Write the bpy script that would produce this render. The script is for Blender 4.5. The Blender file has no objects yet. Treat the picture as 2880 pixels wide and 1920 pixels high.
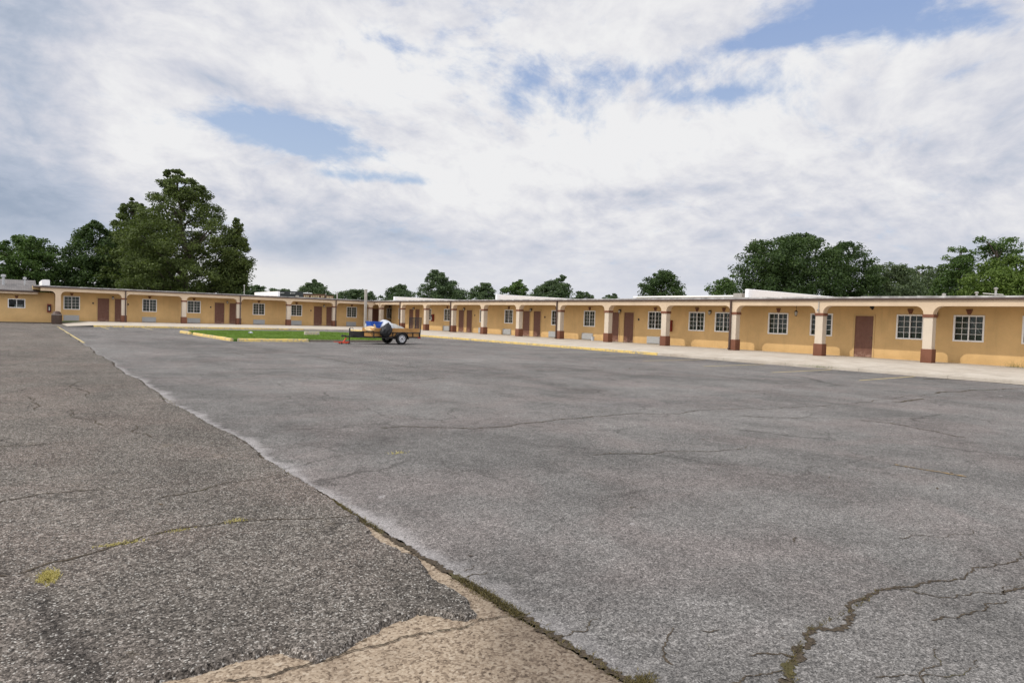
import bpy, bmesh, math, random
import numpy as np
from mathutils import Vector, Matrix
R = math.radians
random.seed(7)
rng = np.random.default_rng(11)
sc = bpy.context.scene
COL = sc.collection

# ------------------------------------------------------------------ node helper
class NT:
    def __init__(s, tree):
        s.t = tree; s.n = tree.nodes; s.l = tree.links
    def node(s, typ, **kw):
        n = s.n.new(typ)
        for k, v in kw.items(): setattr(n, k, v)
        return n
    def set(s, inp, v):
        if v is None: return
        if hasattr(v, 'is_output') or isinstance(v, bpy.types.NodeSocket): s.l.new(v, inp)
        else:
            if isinstance(v, (tuple, list)) and len(v) == 3 and inp.type == 'RGBA': v = (*v, 1)
            inp.default_value = v
    def pos(s):
        return s.node('ShaderNodeNewGeometry').outputs['Position']
    def obj(s):
        return s.node('ShaderNodeTexCoord').outputs['Object']
    def island(s):
        return s.node('ShaderNodeNewGeometry').outputs['Random Per Island']
    def math(s, op, a, b=None, c=None, clamp=False):
        n = s.node('ShaderNodeMath', operation=op, use_clamp=clamp)
        s.set(n.inputs[0], a); s.set(n.inputs[1], b); s.set(n.inputs[2], c)
        return n.outputs[0]
    def mul(s, a, b): return s.math('MULTIPLY', a, b)
    def add(s, a, b): return s.math('ADD', a, b)
    def sub(s, a, b): return s.math('SUBTRACT', a, b)
    def map(s, v, a, b, c=0., d=1., smooth=True):
        n = s.node('ShaderNodeMapRange', interpolation_type='SMOOTHSTEP' if smooth else 'LINEAR')
        s.set(n.inputs[0], v)
        for i, x in zip((1, 2, 3, 4), (a, b, c, d)): s.set(n.inputs[i], x)
        return n.outputs[0]
    def scale(s, vec, sc):
        n = s.node('ShaderNodeMapping'); s.set(n.inputs['Vector'], vec); n.inputs['Scale'].default_value = sc
        return n.outputs[0]
    def noise(s, vec, scale, detail=4., rough=.55, dist=0., out='Fac'):
        n = s.node('ShaderNodeTexNoise'); s.set(n.inputs['Vector'], vec)
        n.inputs['Scale'].default_value = scale; n.inputs['Detail'].default_value = detail
        n.inputs['Roughness'].default_value = rough; n.inputs['Distortion'].default_value = dist
        return n.outputs[out]
    def vor(s, vec, scale, feature='F1', out=None, rand=1.):
        n = s.node('ShaderNodeTexVoronoi', feature=feature); s.set(n.inputs['Vector'], vec)
        n.inputs['Scale'].default_value = scale; n.inputs['Randomness'].default_value = rand
        return n.outputs[out or 'Distance']
    def sep(s, vec):
        n = s.node('ShaderNodeSeparateXYZ'); s.set(n.inputs[0], vec); return n.outputs
    def comb(s, x, y, z=0.):
        n = s.node('ShaderNodeCombineXYZ'); s.set(n.inputs[0], x); s.set(n.inputs[1], y); s.set(n.inputs[2], z); return n.outputs[0]
    def mix(s, f, a, b, blend='MIX'):
        n = s.node('ShaderNodeMix', data_type='RGBA', blend_type=blend)
        s.set(n.inputs[0], f); s.set(n.inputs[6], a); s.set(n.inputs[7], b)
        return n.outputs[2]
    def ramp(s, f, stops):
        n = s.node('ShaderNodeValToRGB'); s.set(n.inputs[0], f)
        e = n.color_ramp.elements
        while len(e) < len(stops): e.new(.5)
        for el, (p, c) in zip(e, stops):
            el.position = p; el.color = (*c, 1) if len(c) == 3 else c
        return n.outputs[0]
    def bump(s, h, strength=.5, dist=.01):
        n = s.node('ShaderNodeBump'); n.inputs['Strength'].default_value = strength; n.inputs['Distance'].default_value = dist
        s.set(n.inputs['Height'], h); return n.outputs[0]

def material(name, fn=None, color=(.5, .5, .5), rough=.7, metal=0., spec=.4, vary=.12, vscale=6.):
    m = bpy.data.materials.new(name); m.use_nodes = True
    t = NT(m.node_tree); b = t.n['Principled BSDF']
    b.inputs['Roughness'].default_value = rough; b.inputs['Metallic'].default_value = metal
    b.inputs['Specular IOR Level'].default_value = spec
    if fn: fn(t, b)
    else:
        p = t.pos()
        n1 = t.noise(p, vscale, 5, .6)
        n2 = t.noise(p, vscale * 9, 3, .6)
        f = t.map(t.add(t.mul(n1, .65), t.mul(n2, .35)), .3, .7, 1 - vary, 1 + vary, False)
        c = t.mix(1., color, t.comb(f, f, f), 'MULTIPLY')
        t.set(b.inputs['Base Color'], c)
    return m

# ------------------------------------------------------------------ mesh builder
class MB:
    def __init__(s): s.v = []; s.f = []; s.m = []
    def add(s, vs, fs, mi=0):
        o = len(s.v); s.v += [tuple(v) for v in vs]
        for f in fs: s.f.append([o + i for i in f]); s.m.append(mi)
    def box(s, x0, x1, y0, y1, z0, z1, mi=0, M=None):
        vs = [(x, y, z) for z in (z0, z1) for y in (y0, y1) for x in (x0, x1)]
        if M is not None: vs = [M @ Vector(v) for v in vs]
        s.add(vs, [(0, 2, 3, 1), (4, 5, 7, 6), (0, 1, 5, 4), (2, 6, 7, 3), (0, 4, 6, 2), (1, 3, 7, 5)], mi)
        return s
    def tube(s, pts, rad, n=10, mi=0, cap=True):
        pts = [Vector(p) for p in pts]
        if not isinstance(rad, (list, tuple)): rad = [rad] * len(pts)
        rings = []
        for i, p in enumerate(pts):
            a = pts[max(i - 1, 0)]; b = pts[min(i + 1, len(pts) - 1)]
            d = (b - a).normalized()
            u = d.cross(Vector((0, 0, 1)) if abs(d.z) < .9 else Vector((1, 0, 0))).normalized(); w = d.cross(u)
            rings.append([p + (u * math.cos(t) + w * math.sin(t)) * rad[i] for t in [2 * math.pi * k / n for k in range(n)]])
        vs = [v for r in rings for v in r]; fs = []
        for i in range(len(pts) - 1):
            for k in range(n):
                fs.append((i * n + k, i * n + (k + 1) % n, (i + 1) * n + (k + 1) % n, (i + 1) * n + k))
        if cap: fs.append(tuple(range(n - 1, -1, -1))); fs.append(tuple((len(pts) - 1) * n + k for k in range(n)))
        s.add(vs, fs, mi); return s
    def lathe(s, prof, n=24, mi=0, M=None):
        vs = []; fs = []
        for r, z in prof:
            for k in range(n):
                t = 2 * math.pi * k / n; v = Vector((r * math.cos(t), r * math.sin(t), z))
                vs.append(M @ v if M is not None else v)
        for i in range(len(prof) - 1):
            for k in range(n):
                fs.append((i * n + k, i * n + (k + 1) % n, (i + 1) * n + (k + 1) % n, (i + 1) * n + k))
        s.add(vs, fs, mi); return s
    def build(s, name, mats, parent=None, loc=(0, 0, 0), smooth=False, bev=0):
        me = bpy.data.meshes.new(name); me.from_pydata(s.v, [], s.f)
        mats = mats if isinstance(mats, (list, tuple)) else [mats]
        for m in mats: me.materials.append(m)
        if len(mats) > 1: me.polygons.foreach_set('material_index', s.m)
        if smooth: me.polygons.foreach_set('use_smooth', [True] * len(me.polygons))
        me.update()
        o = bpy.data.objects.new(name, me); COL.objects.link(o); o.location = loc
        if parent: o.parent = parent
        if bev:
            b = o.modifiers.new('bevel', 'BEVEL'); b.width = bev; b.segments = 2; b.limit_method = 'ANGLE'
        return o

def tag(o, label, cat, group=None, kind=None):
    if label: o['label'] = label
    if cat: o['category'] = cat
    if group: o['group'] = group
    if kind: o['kind'] = kind
    return o
def struct(o, kind='structure'): o['kind'] = kind; return o
def empty(name, loc, rz=0.):
    o = bpy.data.objects.new(name, None); COL.objects.link(o); o.location = loc; o.rotation_euler = (0, 0, rz); return o
def link_copy(o, parent, loc=None):
    c = o.copy(); COL.objects.link(c); c.parent = parent
    if loc is not None: c.location = loc
    return c
def copy_tree(o, parent, loc=None):
    c = link_copy(o, parent, loc)
    for ch in list(o.children): copy_tree(ch, c)
    return c

# ------------------------------------------------------------------ camera
h_cam = 1.603
yaw, pit, rol, fpx = R(37.2527), R(1.9144), R(1.7972), 1861.74
fw = Vector((math.sin(yaw) * math.cos(pit), math.cos(yaw) * math.cos(pit), -math.sin(pit)))
rt = Vector((math.cos(yaw), -math.sin(yaw), 0)); up = rt.cross(fw)
Rv = rt * math.cos(rol) + up * math.sin(rol); Uv = up * math.cos(rol) - rt * math.sin(rol)
cd = bpy.data.cameras.new('camera'); cam = bpy.data.objects.new('camera', cd); COL.objects.link(cam)
cam.matrix_world = Matrix(((Rv.x, Uv.x, -fw.x, 0), (Rv.y, Uv.y, -fw.y, 0), (Rv.z, Uv.z, -fw.z, h_cam), (0, 0, 0, 1)))
cd.sensor_width = 36; cd.lens = 36 * fpx / 2880; cd.clip_start = .05; cd.clip_end = 4000
sc.camera = cam
sc.view_settings.view_transform = 'Standard'; sc.view_settings.look = 'None'
sc.view_settings.exposure = 0; sc.view_settings.gamma = 1
sc.cycles.max_bounces = 5; sc.cycles.diffuse_bounces = 3; sc.cycles.glossy_bounces = 2; sc.cycles.transmission_bounces = 3; sc.cycles.transparent_max_bounces = 6

# ------------------------------------------------------------------ world
SUN = Vector((-1, .24, 1.07)).normalized()
w = bpy.data.worlds.new('World'); sc.world = w; w.use_nodes = True
t = NT(w.node_tree); bg = t.n['Background']
sky = t.node('ShaderNodeTexSky', sky_type='NISHITA'); sky.sun_disc = False
sky.sun_elevation = math.asin(SUN.z); sky.sun_rotation = math.atan2(SUN.x, SUN.y)
sky.air_density = 1.0; sky.dust_density = .6; sky.ozone_density = 1.5
d = t.node('ShaderNodeTexCoord').outputs['Generated']
dx, dy, dz = t.sep(d)
dzc = t.math('MAXIMUM', dz, 0.)
az = t.mul(t.math('ARCTAN2', dx, dy), 57.2958); el = t.mul(t.math('ARCSINE', dz), 57.2958)
den = t.add(dzc, .42)
pl = t.comb(t.math('DIVIDE', dx, den), t.math('DIVIDE', dy, den), 0.)
# streak the cloud deck slightly along its drift
wob = t.noise(pl, 1.1, 3, .5, 0, 'Color')
plw = t.node('ShaderNodeVectorMath', operation='MULTIPLY_ADD')
t.set(plw.inputs[0], wob); plw.inputs[1].default_value = (.35, .35, 0); t.set(plw.inputs[2], pl); plw = plw.outputs[0]
def spot(a0, e0, wa, we, k=0.):
    da = t.sub(az, a0); de = t.sub(el, e0)
    de2 = t.sub(de, t.mul(da, k))
    q = t.math('MULTIPLY_ADD', t.mul(da, -1. / wa ** 2), da, t.mul(t.mul(de2, -1. / we ** 2), de2))
    return t.math('EXPONENT', q)
def total(*terms):
    r = None
    for amp, sp in terms:
        v = t.mul(sp, amp); r = v if r is None else t.add(r, v)
    return r
gap = total((.85, spot(18.8, 14.1, 5.6, 1.55, -.10)), (.42, spot(24.6, 11.4, 4.2, .55, .02)), (.22, spot(29.5, 11.2, 2.5, .5, 0.)),
            (.75, spot(64.5, 23.6, 6.5, 1.7, .0)), (.55, spot(57.5, 21.9, 5.0, .75, .06)), (.36, spot(69.5, 21.0, 6., 1.2, -.1)),
            (.22, spot(38.3, 20.0, 2.6, 2.0, 0.)), (.20, spot(49., 20.2, 4., .8, .05)), (.20, spot(26.5, 21.7, 2.2, .5, -.1)), (.22, spot(46., 18.5, 11., 2.6, 0.)),
            (.2, spot(53.5, 18.3, 5., .6, .0)), (.24, spot(10.3, 9.4, 1.3, .6, 0.)), (.16, spot(72., 18.2, 5., 1.0, 0.)))
n_big = t.noise(plw, 3.0, 4, .60, .1)
n_fine = t.noise(plw, 13., 6, .64, .1)
dens = t.sub(t.add(t.add(t.mul(n_big, .70), t.mul(n_fine, .86)), -.17), gap)
cover = t.map(dens, .17, .54)
gray = total((.62, spot(0., 6.2, 8., 4.0, .0)), (.40, spot(-1., 16., 6., 8., .0)), (.34, spot(27., 6.6, 8., 1.8, -.03)), (.55, spot(18.5, 5.2, 4.5, 1.4, -.05)),
             (.34, spot(13., 17.2, 4., 1.1, -.25)), (.14, spot(70., 8., 16., 6., 0.)), (.22, spot(17., 8.8, 4., .9, 0.)), (.22, spot(2, 20., 8, 2.5, 0)),
             (-.34, spot(42., 13.5, 13., 3., .1)), (-.34, spot(14.5, 2.4, 8., 1.4, 0.)), (-.2, spot(33., 22., 14., 4., 0.)), (-.2, spot(20., 18.5, 8., 1.5, .0)), (.24, spot(48., 10.8, 8., .5, .05)),
             (.14, spot(55., 4., 30., 4., 0.)), (-.2, spot(9., 13.5, 4., 2., 0.)))
n_sh = t.noise(plw, 4.2, 5, .58, .15)
n_st = t.noise(plw, 15., 6, .62, .15)
calm = t.map(el, 1., 11., .30, 1.)
sh = t.add(t.mul(t.add(t.mul(t.sub(n_sh, .5), 1.15), t.mul(t.sub(n_st, .5), .85)), calm), t.add(gray, .19))
cl = t.ramp(sh, [(0., (8.6, 8.6, 8.7)), (.16, (7.9, 7.9, 8.2)), (.38, (6.5, 6.65, 7.35)), (.66, (4.7, 5.25, 6.35)), (1., (3.3, 4.0, 5.15))])
warm = spot(14.5, 2.4, 14., 1.6, 0.)
cl = t.mix(t.mul(warm, .5), cl, (8.4, 8.1, 7.7))
cl = t.mix(t.map(el, 8., 0., 0., .35), cl, (6.9, 7.2, 7.8))
blue = t.mix(1., sky.outputs[0], (1.0, 1.0, 1.0), 'MULTIPLY')
blue = t.mix(.75, blue, t.mix(t.map(el, 12., 23., 0., 1., False), (5.0, 6.1, 8.0), (3.5, 4.7, 7.5)))
out = t.mix(cover, blue, cl)
# unseen sky behind the camera and sunward, brightened to lift the shaded walls
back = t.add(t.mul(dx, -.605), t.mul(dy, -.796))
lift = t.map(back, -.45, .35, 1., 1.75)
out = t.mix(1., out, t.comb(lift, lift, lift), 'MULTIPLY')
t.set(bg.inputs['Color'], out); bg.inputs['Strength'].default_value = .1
w.cycles.sampling_method = 'NONE'
sl = bpy.data.lights.new('sun', 'SUN'); sl.energy = 2.15; sl.angle = R(.7); sl.color = (1, .94, .84)
so = bpy.data.objects.new('sun', sl); COL.objects.link(so); so.rotation_euler = (-SUN).to_track_quat('-Z', 'Y').to_euler()
so.location = (-40, 30, 60)

# ------------------------------------------------------------------ materials
def asphalt(kind):
    def fn(t, b):
        p = t.pos(); x, y, z = t.sep(p)
        left = kind == 'left'
        s1 = 120. if left else 150.
        cellc = t.vor(p, s1, out='Color'); cr, cg, cb = t.sep(cellc)
        cd_ = t.vor(p, s1)
        cell2 = t.sep(t.vor(p, s1 * .42, out='Color'))[0]
        grain = t.noise(p, 85., 3, .75); mid = t.noise(p, 7., 5, .65); pat = t.noise(p, 1.1, 5, .6, .4); big = t.noise(p, .22, 5, .6, .6)
        streak = t.noise(t.scale(p, (.5, .12, 1)), .9, 6, .7, .6)
        v = t.add(t.mul(cr, .42), t.mul(cell2, .22)); v = t.add(v, t.mul(grain, .48)); v = t.add(v, t.mul(t.sub(t.noise(p, 30., 4, .7), .5), .28))
        if left:
            base = t.ramp(v, [(.28, (.024, .021, .019)), (.50, (.088, .078, .068)), (.66, (.165, .147, .128)), (.84, (.33, .30, .27)), (.95, (.48, .46, .42))])
        else:
            base = t.ramp(v, [(.25, (.040, .040, .040)), (.50, (.119, .114, .109)), (.66, (.188, .180, .173)), (.84, (.33, .317, .305)), (.97, (.50, .49, .49))])
        f = t.add(t.add(t.map(mid, .3, .7, -.16, .16, False), t.map(pat, .3, .7, -.17, .17, False)), t.add(t.map(big, .35, .65, -.17, .16, False), t.map(streak, .32, .68, -.17, .17, False)))
        f = t.add(f, 1.)
        c = t.mix(1., base, t.comb(f, f, f), 'MULTIPLY')
        tint = t.noise(p, .55, 4, .6, .5)
        c = t.mix(t.map(tint, .40, .66, 0., .6), c, t.mix(1., c, (1.09, .985, .975), 'MULTIPLY'))
        if left:
            c = t.mix(t.map(t.noise(p, 2.3, 5, .7, .6), .60, .74, 0., .6), c, t.mix(1., c, (.5, .5, .52), 'MULTIPLY'))
            c = t.mix(t.map(t.noise(p, 1.7, 6, .7, .5), .60, .72, 0., .22), c, (.17, .13, .07))
            st = t.math('ABSOLUTE', t.sub(x, t.add(.10, t.mul(t.sub(4.5, y), .14))))
            st = t.map(t.add(st, t.mul(t.sub(t.noise(p, 5., 5, .7), .5), .25)), .13, .0)
            st = t.mul(st, t.mul(t.map(y, 4.6, 4.3), t.map(y, 3.0, 3.4)))
            c = t.mix(t.mul(st, .75), c, t.mix(1., c, (.35, .35, .36), 'MULTIPLY'))
            spk = t.math('GREATER_THAN', cg, .955)
            c = t.mix(t.mul(spk, .7), c, (.56, .54, .50))
        else:
            # pale dust that has washed up along the seam
            seam = t.map(y, 15., 55., 2.22, 2.75, False)
            km = t.map(y, 5.2, 8.2, 0., 1., False)
            mea = t.add(t.mul(t.math('SINE', t.mul(y, .9)), .05), t.mul(t.math('SINE', t.add(t.mul(y, 2.3), 1.)), .03))
            dseam = t.sub(t.sub(x, seam), t.mul(mea, km))
            wd = t.map(t.noise(p, 1.6, 5, .65, .3), .3, .75, .0, .46, False)
            dust = t.map(t.math('DIVIDE', dseam, wd), 1.0, .10, 0., 1.)
            dust = t.mul(dust, t.map(y, 1.8, 5., .35, 1.)); dust = t.mul(dust, t.map(y, 26., 16., .35, 1.))
            dust = t.mul(dust, t.map(t.add(t.add(t.mul(mid, .7), t.mul(cr, .25)), t.mul(grain, .5)), .45, .95, .15, 1.15, False))
            c = t.mix(t.mul(dust, .75), c, (.44, .42, .42))
            c = t.mix(t.map(t.noise(p, .9, 6, .7, .8), .62, .74, 0., .35), c, (.33, .315, .30))
            c = t.mix(t.map(t.noise(t.scale(p, (.35, 1., 1)), .35, 5, .65, .8), .60, .70, 0., .3), c, t.mix(1., c, (.6, .61, .66), 'MULTIPLY'))
        # hairline cracking
        wv = t.node('ShaderNodeVectorMath', operation='MULTIPLY_ADD')
        t.set(wv.inputs[0], t.noise(p, 1.3, 6, .7, 0., 'Color')); wv.inputs[1].default_value = (.9, .9, 0); t.set(wv.inputs[2], p)
        e = t.vor(wv.outputs[0], .55 if left else .38, 'DISTANCE_TO_EDGE')
        cm = t.mul(t.map(e, .010, .002), t.map(t.noise(p, .5, 3, .5), .45, .6))
        e2 = t.vor(wv.outputs[0], 2.2, 'DISTANCE_TO_EDGE')
        cm2 = t.mul(t.map(e2, .022, .004), t.map(t.noise(p, .37, 4, .6), .56, .66))
        ck = t.math('MAXIMUM', cm, t.mul(cm2, .8))
        c = t.mix(t.mul(ck, .75 if left else .5), c, (.03, .027, .024))
        t.set(b.inputs['Base Color'], c)
        hgt = t.add(t.add(t.mul(cd_, -.8), t.mul(grain, 1.1)), t.mul(mid, 1.5))
        hgt = t.sub(hgt, t.mul(ck, 1.2))
        t.set(b.inputs['Normal'], t.bump(hgt, .7 if left else .45, .008 if left else .005))
        b.inputs['Roughness'].default_value = .92; b.inputs['Specular IOR Level'].default_value = .18
    return fn
M = {}
M['asphalt_r'] = material('weathered_asphalt', asphalt('right'))
M['asphalt_l'] = material('coarse_asphalt', asphalt('left'))
def old_conc(t, b):
    p = t.pos()
    c1 = t.sep(t.vor(p, 85., out='Color'))[0]; c2 = t.sep(t.vor(p, 40., out='Color'))[1]; g = t.noise(p, 45., 4, .75)
    v = t.add(t.add(t.mul(c1, .4), t.mul(c2, .2)), t.mul(g, .45))
    c = t.ramp(v, [(.22, (.08, .058, .042)), (.40, (.22, .168, .122)), (.56, (.345, .272, .198)), (.78, (.425, .355, .272)), (.95, (.54, .48, .41))])
    big = t.noise(p, 2.2, 5, .65, .4)
    x, y, z = t.sep(p)
    far = t.map(t.add(t.sub(x, 1.9), t.mul(t.sub(y, 2.7), -.6)), -.3, .35)
    c = t.mix(t.mul(far, .8), c, t.mix(1., c, (.48, .48, .50), 'MULTIPLY'))
    c = t.mix(t.map(big, .48, .68, 0., .5), c, t.mix(1., c, (.6, .58, .58), 'MULTIPLY'))
    t.set(b.inputs['Base Color'], c); b.inputs['Roughness'].default_value = .9; b.inputs['Specular IOR Level'].default_value = .2
    t.set(b.inputs['Normal'], t.bump(t.add(t.mul(g, 1.), t.mul(t.vor(p, 85.), -.5)), .4, .005))
M['old_concrete'] = material('exposed_aggregate', old_conc)
def walk(t, b):
    p = t.pos(); x, y, z = t.sep(p)
    n = t.noise(p, 1.2, 6, .65, .3); g = t.noise(p, 30., 4, .7); s = t.noise(p, .35, 4, .6)
    c = t.ramp(t.add(t.mul(n, .7), t.mul(g, .3)), [(.3, (.36, .31, .26)), (.5, (.49, .44, .375)), (.7, (.57, .52, .455))])
    c = t.mix(t.map(s, .5, .7, 0., .35), c, (.38, .31, .24))
    def joint(v, per):
        m_ = t.math('FRACT', t.math('DIVIDE', v, per)); return t.math('LESS_THAN', m_, .018 / per)
    j = t.math('MAXIMUM', joint(x, 3.1), joint(y, 3.06))
    c = t.mix(t.mul(j, .55), c, (.12, .10, .08))
    t.set(b.inputs['Base Color'], c); b.inputs['Roughness'].default_value = .88; b.inputs['Specular IOR Level'].default_value = .2
M['walk'] = material('walkway_concrete', walk)
def paint_worn(col, under, amount=.5, sc_=9.):
    def fn(t, b):
        p = t.pos()
        n = t.add(t.mul(t.noise(p, sc_, 6, .7, .3), .7), t.mul(t.noise(p, 1.3, 3, .6), .3))
        f = t.map(n, amount - .06, amount + .07)
        u = t.mix(t.noise(p, 20., 3, .6), under, tuple(k * .6 for k in under))
        c = t.mix(f, col, u)
        c = t.mix(t.map(t.noise(p, 4., 5, .7), .5, .75, 0., .3), c, (.2, .16, .1))
        t.set(b.inputs['Base Color'], c)
    return fn
M['yellow'] = material('worn_yellow_paint', paint_worn((.74, .54, .17), (.42, .38, .31), .53))
M['yellow_faint'] = material('faded_yellow_line', paint_worn((.52, .42, .20), (.16, .15, .14), .57, 14.), rough=.9, spec=.2)
M['white_faint'] = material('faded_pale_line', paint_worn((.48, .45, .37), (.16, .15, .14), .54, 14.), rough=.9, spec=.2)
M['orange_faint'] = material('faded_orange_line', paint_worn((.30, .20, .085), (.15, .145, .14), .50, 18.), rough=.9, spec=.2)
def crack(t, b):
    p = t.pos()
    n = t.noise(p, 60., 4, .7); m = t.noise(p, 4., 4, .6)
    c = t.ramp(n, [(.3, (.034, .028, .022)), (.55, (.085, .068, .050)), (.8, (.165, .135, .10))])
    c = t.mix(t.map(m, .55, .66, 0., .6), c, (.085, .08, .028))
    t.set(b.inputs['Base Color'], c); t.set(b.inputs['Normal'], t.bump(n, .6, .01))
    b.inputs['Roughness'].default_value = .95; b.inputs['Specular IOR Level'].default_value = .1
M['crack'] = material('crack_dirt', crack)
def terrain(t, b):
    p = t.pos(); n = t.noise(p, .2, 6, .65); g = t.noise(p, 6., 4, .7)
    c = t.ramp(t.add(t.mul(n, .6), t.mul(g, .4)), [(.3, (.03, .045, .015)), (.6, (.06, .085, .025)), (.8, (.12, .12, .05))])
    t.set(b.inputs['Base Color'], c); b.inputs['Roughness'].default_value = .95
M['terrain'] = material('rough_grass_ground', terrain)
M['lawn'] = material('lawn_soil', color=(.055, .11, .018), rough=.95, spec=.1, vary=.3, vscale=2.)
def stucco(col, dirt=.25):
    def fn(t, b):
        p = t.pos(); x, y, z = t.sep(p)
        n = t.noise(p, .8, 5, .6, .3); g = t.noise(p, 55., 3, .7); s = t.noise(t.scale(p, (3., 3., .35)), 1., 5, .65)
        f = t.add(t.map(n, .3, .7, .90, 1.10, False), t.map(g, .3, .7, -.06, .06, False))
        c = t.mix(1., col, t.comb(f, f, f), 'MULTIPLY')
        c = t.mix(t.map(s, .52, .75, 0., dirt), c, tuple(k * .62 for k in col))
        spl = t.mul(t.map(t.add(z, t.mul(t.sub(t.noise(p, 2.2, 5, .7, .3), .5), .9)), .80, .22), dirt * 1.4)
        c = t.mix(spl, c, t.mix(1., c, (.72, .68, .60), 'MULTIPLY'))
        pat = t.noise(p, .33, 3, .5, 1.2)
        c = t.mix(t.map(pat, .52, .60, 0., dirt * .9), c, t.mix(1., c, (.90, .90, .92), 'MULTIPLY'))
        t.set(b.inputs['Base Color'], c); t.set(b.inputs['Normal'], t.bump(g, .25, .006))
        b.inputs['Roughness'].default_value = .9; b.inputs['Specular IOR Level'].default_value = .2
    return fn
M['ochre'] = material('ochre_stucco', stucco((.655, .435, .20)))
M['cream'] = material('cream_stucco', stucco((.60, .47, .335)))
M['shaft'] = material('pale_pillar_paint', stucco((.58, .50, .405), .15))
M['brown_paint'] = material('brown_base_paint', stucco((.185, .082, .052), .3))
M['soffit'] = material('soffit_board', color=(.42, .30, .15), rough=.9, vary=.1)
M['gutter'] = material('brown_gutter_metal', color=(.075, .045, .036), rough=.5, vary=.25, vscale=3.)
def flash(t, b):
    p = t.pos(); n = t.noise(p, 1.6, 6, .7, .4)
    c = t.ramp(n, [(.30, (.16, .155, .15)), (.5, (.34, .33, .32)), (.62, (.5, .49, .48)), (.72, (.72, .72, .72))])
    t.set(b.inputs['Base Color'], c); b.inputs['Roughness'].default_value = .7
M['flash'] = material('weathered_roof_edge', flash)
M['white'] = material('white_painted_parapet', color=(.88, .88, .90), rough=.7, vary=.05)
M['vinyl'] = material('white_vinyl_frame', color=(.84, .82, .78), rough=.5, vary=.05)
M['trim'] = material('door_trim_paint', color=(.55, .37, .17), rough=.7, vary=.08)
def doorm(t, b):
    p = t.obj(); x, y, z = t.sep(p)
    n = t.noise(p, 4., 5, .65); s = t.noise(t.scale(p, (10., 10., .8)), 2., 4, .6)
    c = t.ramp(t.add(t.mul(n, .5), t.mul(s, .5)), [(.3, (.125, .055, .036)), (.7, (.20, .092, .062))])
    sc_ = t.mul(t.map(z, .38, .04), t.map(t.noise(p, 7., 6, .75, .4), .42, .62))
    c = t.mix(t.mul(sc_, .7), c, (.42, .27, .2))
    t.set(b.inputs['Base Color'], c); b.inputs['Roughness'].default_value = .6
M['door'] = material('brown_door_paint', doorm)
M['metal_dark'] = material('dark_lantern_metal', color=(.02, .016, .014), rough=.5, vary=.1)
M['brass'] = material('door_hardware', color=(.30, .25, .16), rough=.35, metal=.9, vary=.05)
def glass(t, b):
    g = t.node('ShaderNodeBsdfGlossy'); g.inputs['Roughness'].default_value = .03; g.inputs['Color'].default_value = (.85, .9, .95, 1)
    tr = t.node('ShaderNodeBsdfTransparent'); tr.inputs['Color'].default_value = (.62, .66, .66, 1)
    fr = t.node('ShaderNodeFresnel'); fr.inputs['IOR'].default_value = 1.5
    mx = t.node('ShaderNodeMixShader')
    t.set(mx.inputs[0], t.math('MULTIPLY', fr.outputs[0], .45)); t.l.new(tr.outputs[0], mx.inputs[1]); t.l.new(g.outputs[0], mx.inputs[2])
    t.l.new(mx.outputs[0], t.n['Material Output'].inputs['Surface'])
M['glass'] = material('window_glass', glass)
M['curtain'] = material('sage_curtain', color=(.20, .215, .165), rough=.9, vary=.12)
M['curtain_red'] = material('rust_curtain', color=(.20, .085, .06), rough=.9, vary=.15)
M['blind'] = material('pale_blind', color=(.55, .55, .46), rough=.7, vary=.1)
def acm(t, b):
    p = t.obj(); x, y, z = t.sep(p)
    s = t.math('LESS_THAN', t.math('FRACT', t.math('DIVIDE', z, .03)), .35)
    c = t.mix(t.mul(s, .55), (.46, .47, .47), (.10, .10, .10))
    c = t.mix(t.map(t.noise(t.pos(), 5., 4, .6), .5, .75, 0., .35), c, (.36, .30, .22))
    t.set(b.inputs['Base Color'], c); b.inputs['Roughness'].default_value = .55
M['ac'] = material('grey_louvred_metal', acm)
M['ac_trim'] = material('pale_metal_sleeve', color=(.44, .43, .41), rough=.6, vary=.1)
M['red'] = material('red_enamel', color=(.20, .022, .015), rough=.45, vary=.12)
M['frost'] = material('frosted_lamp_glass', color=(.62, .60, .55), rough=.4, vary=.05)
def shingle(t, b):
    p = t.pos()
    br = t.node('ShaderNodeTexBrick'); t.set(br.inputs['Vector'], t.comb(t.sep(p)[0], t.mul(t.sep(p)[1], 1.06), 0.))
    br.inputs['Scale'].default_value = 1.; br.inputs['Brick Width'].default_value = .32; br.inputs['Row Height'].default_value = .15
    br.inputs['Mortar Size'].default_value = .008
    br.inputs['Color1'].default_value = (.20, .185, .18, 1); br.inputs['Color2'].default_value = (.13, .125, .125, 1); br.inputs['Mortar'].default_value = (.07, .065, .065, 1)
    n = t.noise(p, 1.5, 5, .65)
    f = t.map(n, .3, .7, .8, 1.2, False)
    t.set(b.inputs['Base Color'], t.mix(1., br.outputs[0], t.comb(f, f, f), 'MULTIPLY')); b.inputs['Roughness'].default_value = .95
M['shingle'] = material('grey_shingles', shingle)
M['galv'] = material('galvanised_metal', color=(.42, .43, .44), rough=.45, metal=.5, vary=.15)
M['grey_post'] = material('weathered_grey_post', color=(.36, .34, .31), rough=.9, vary=.15, vscale=3)
M['bin'] = material('brown_bin_plastic', color=(.075, .048, .036), rough=.6, vary=.2)
M['block'] = material('pale_wheel_stop_concrete', paint_worn((.62, .50, .30), (.55, .52, .46), .48, 6.))
M['kerb_plain'] = material('stained_kerb_concrete', color=(.14, .12, .095), rough=.9, vary=.3)
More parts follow.
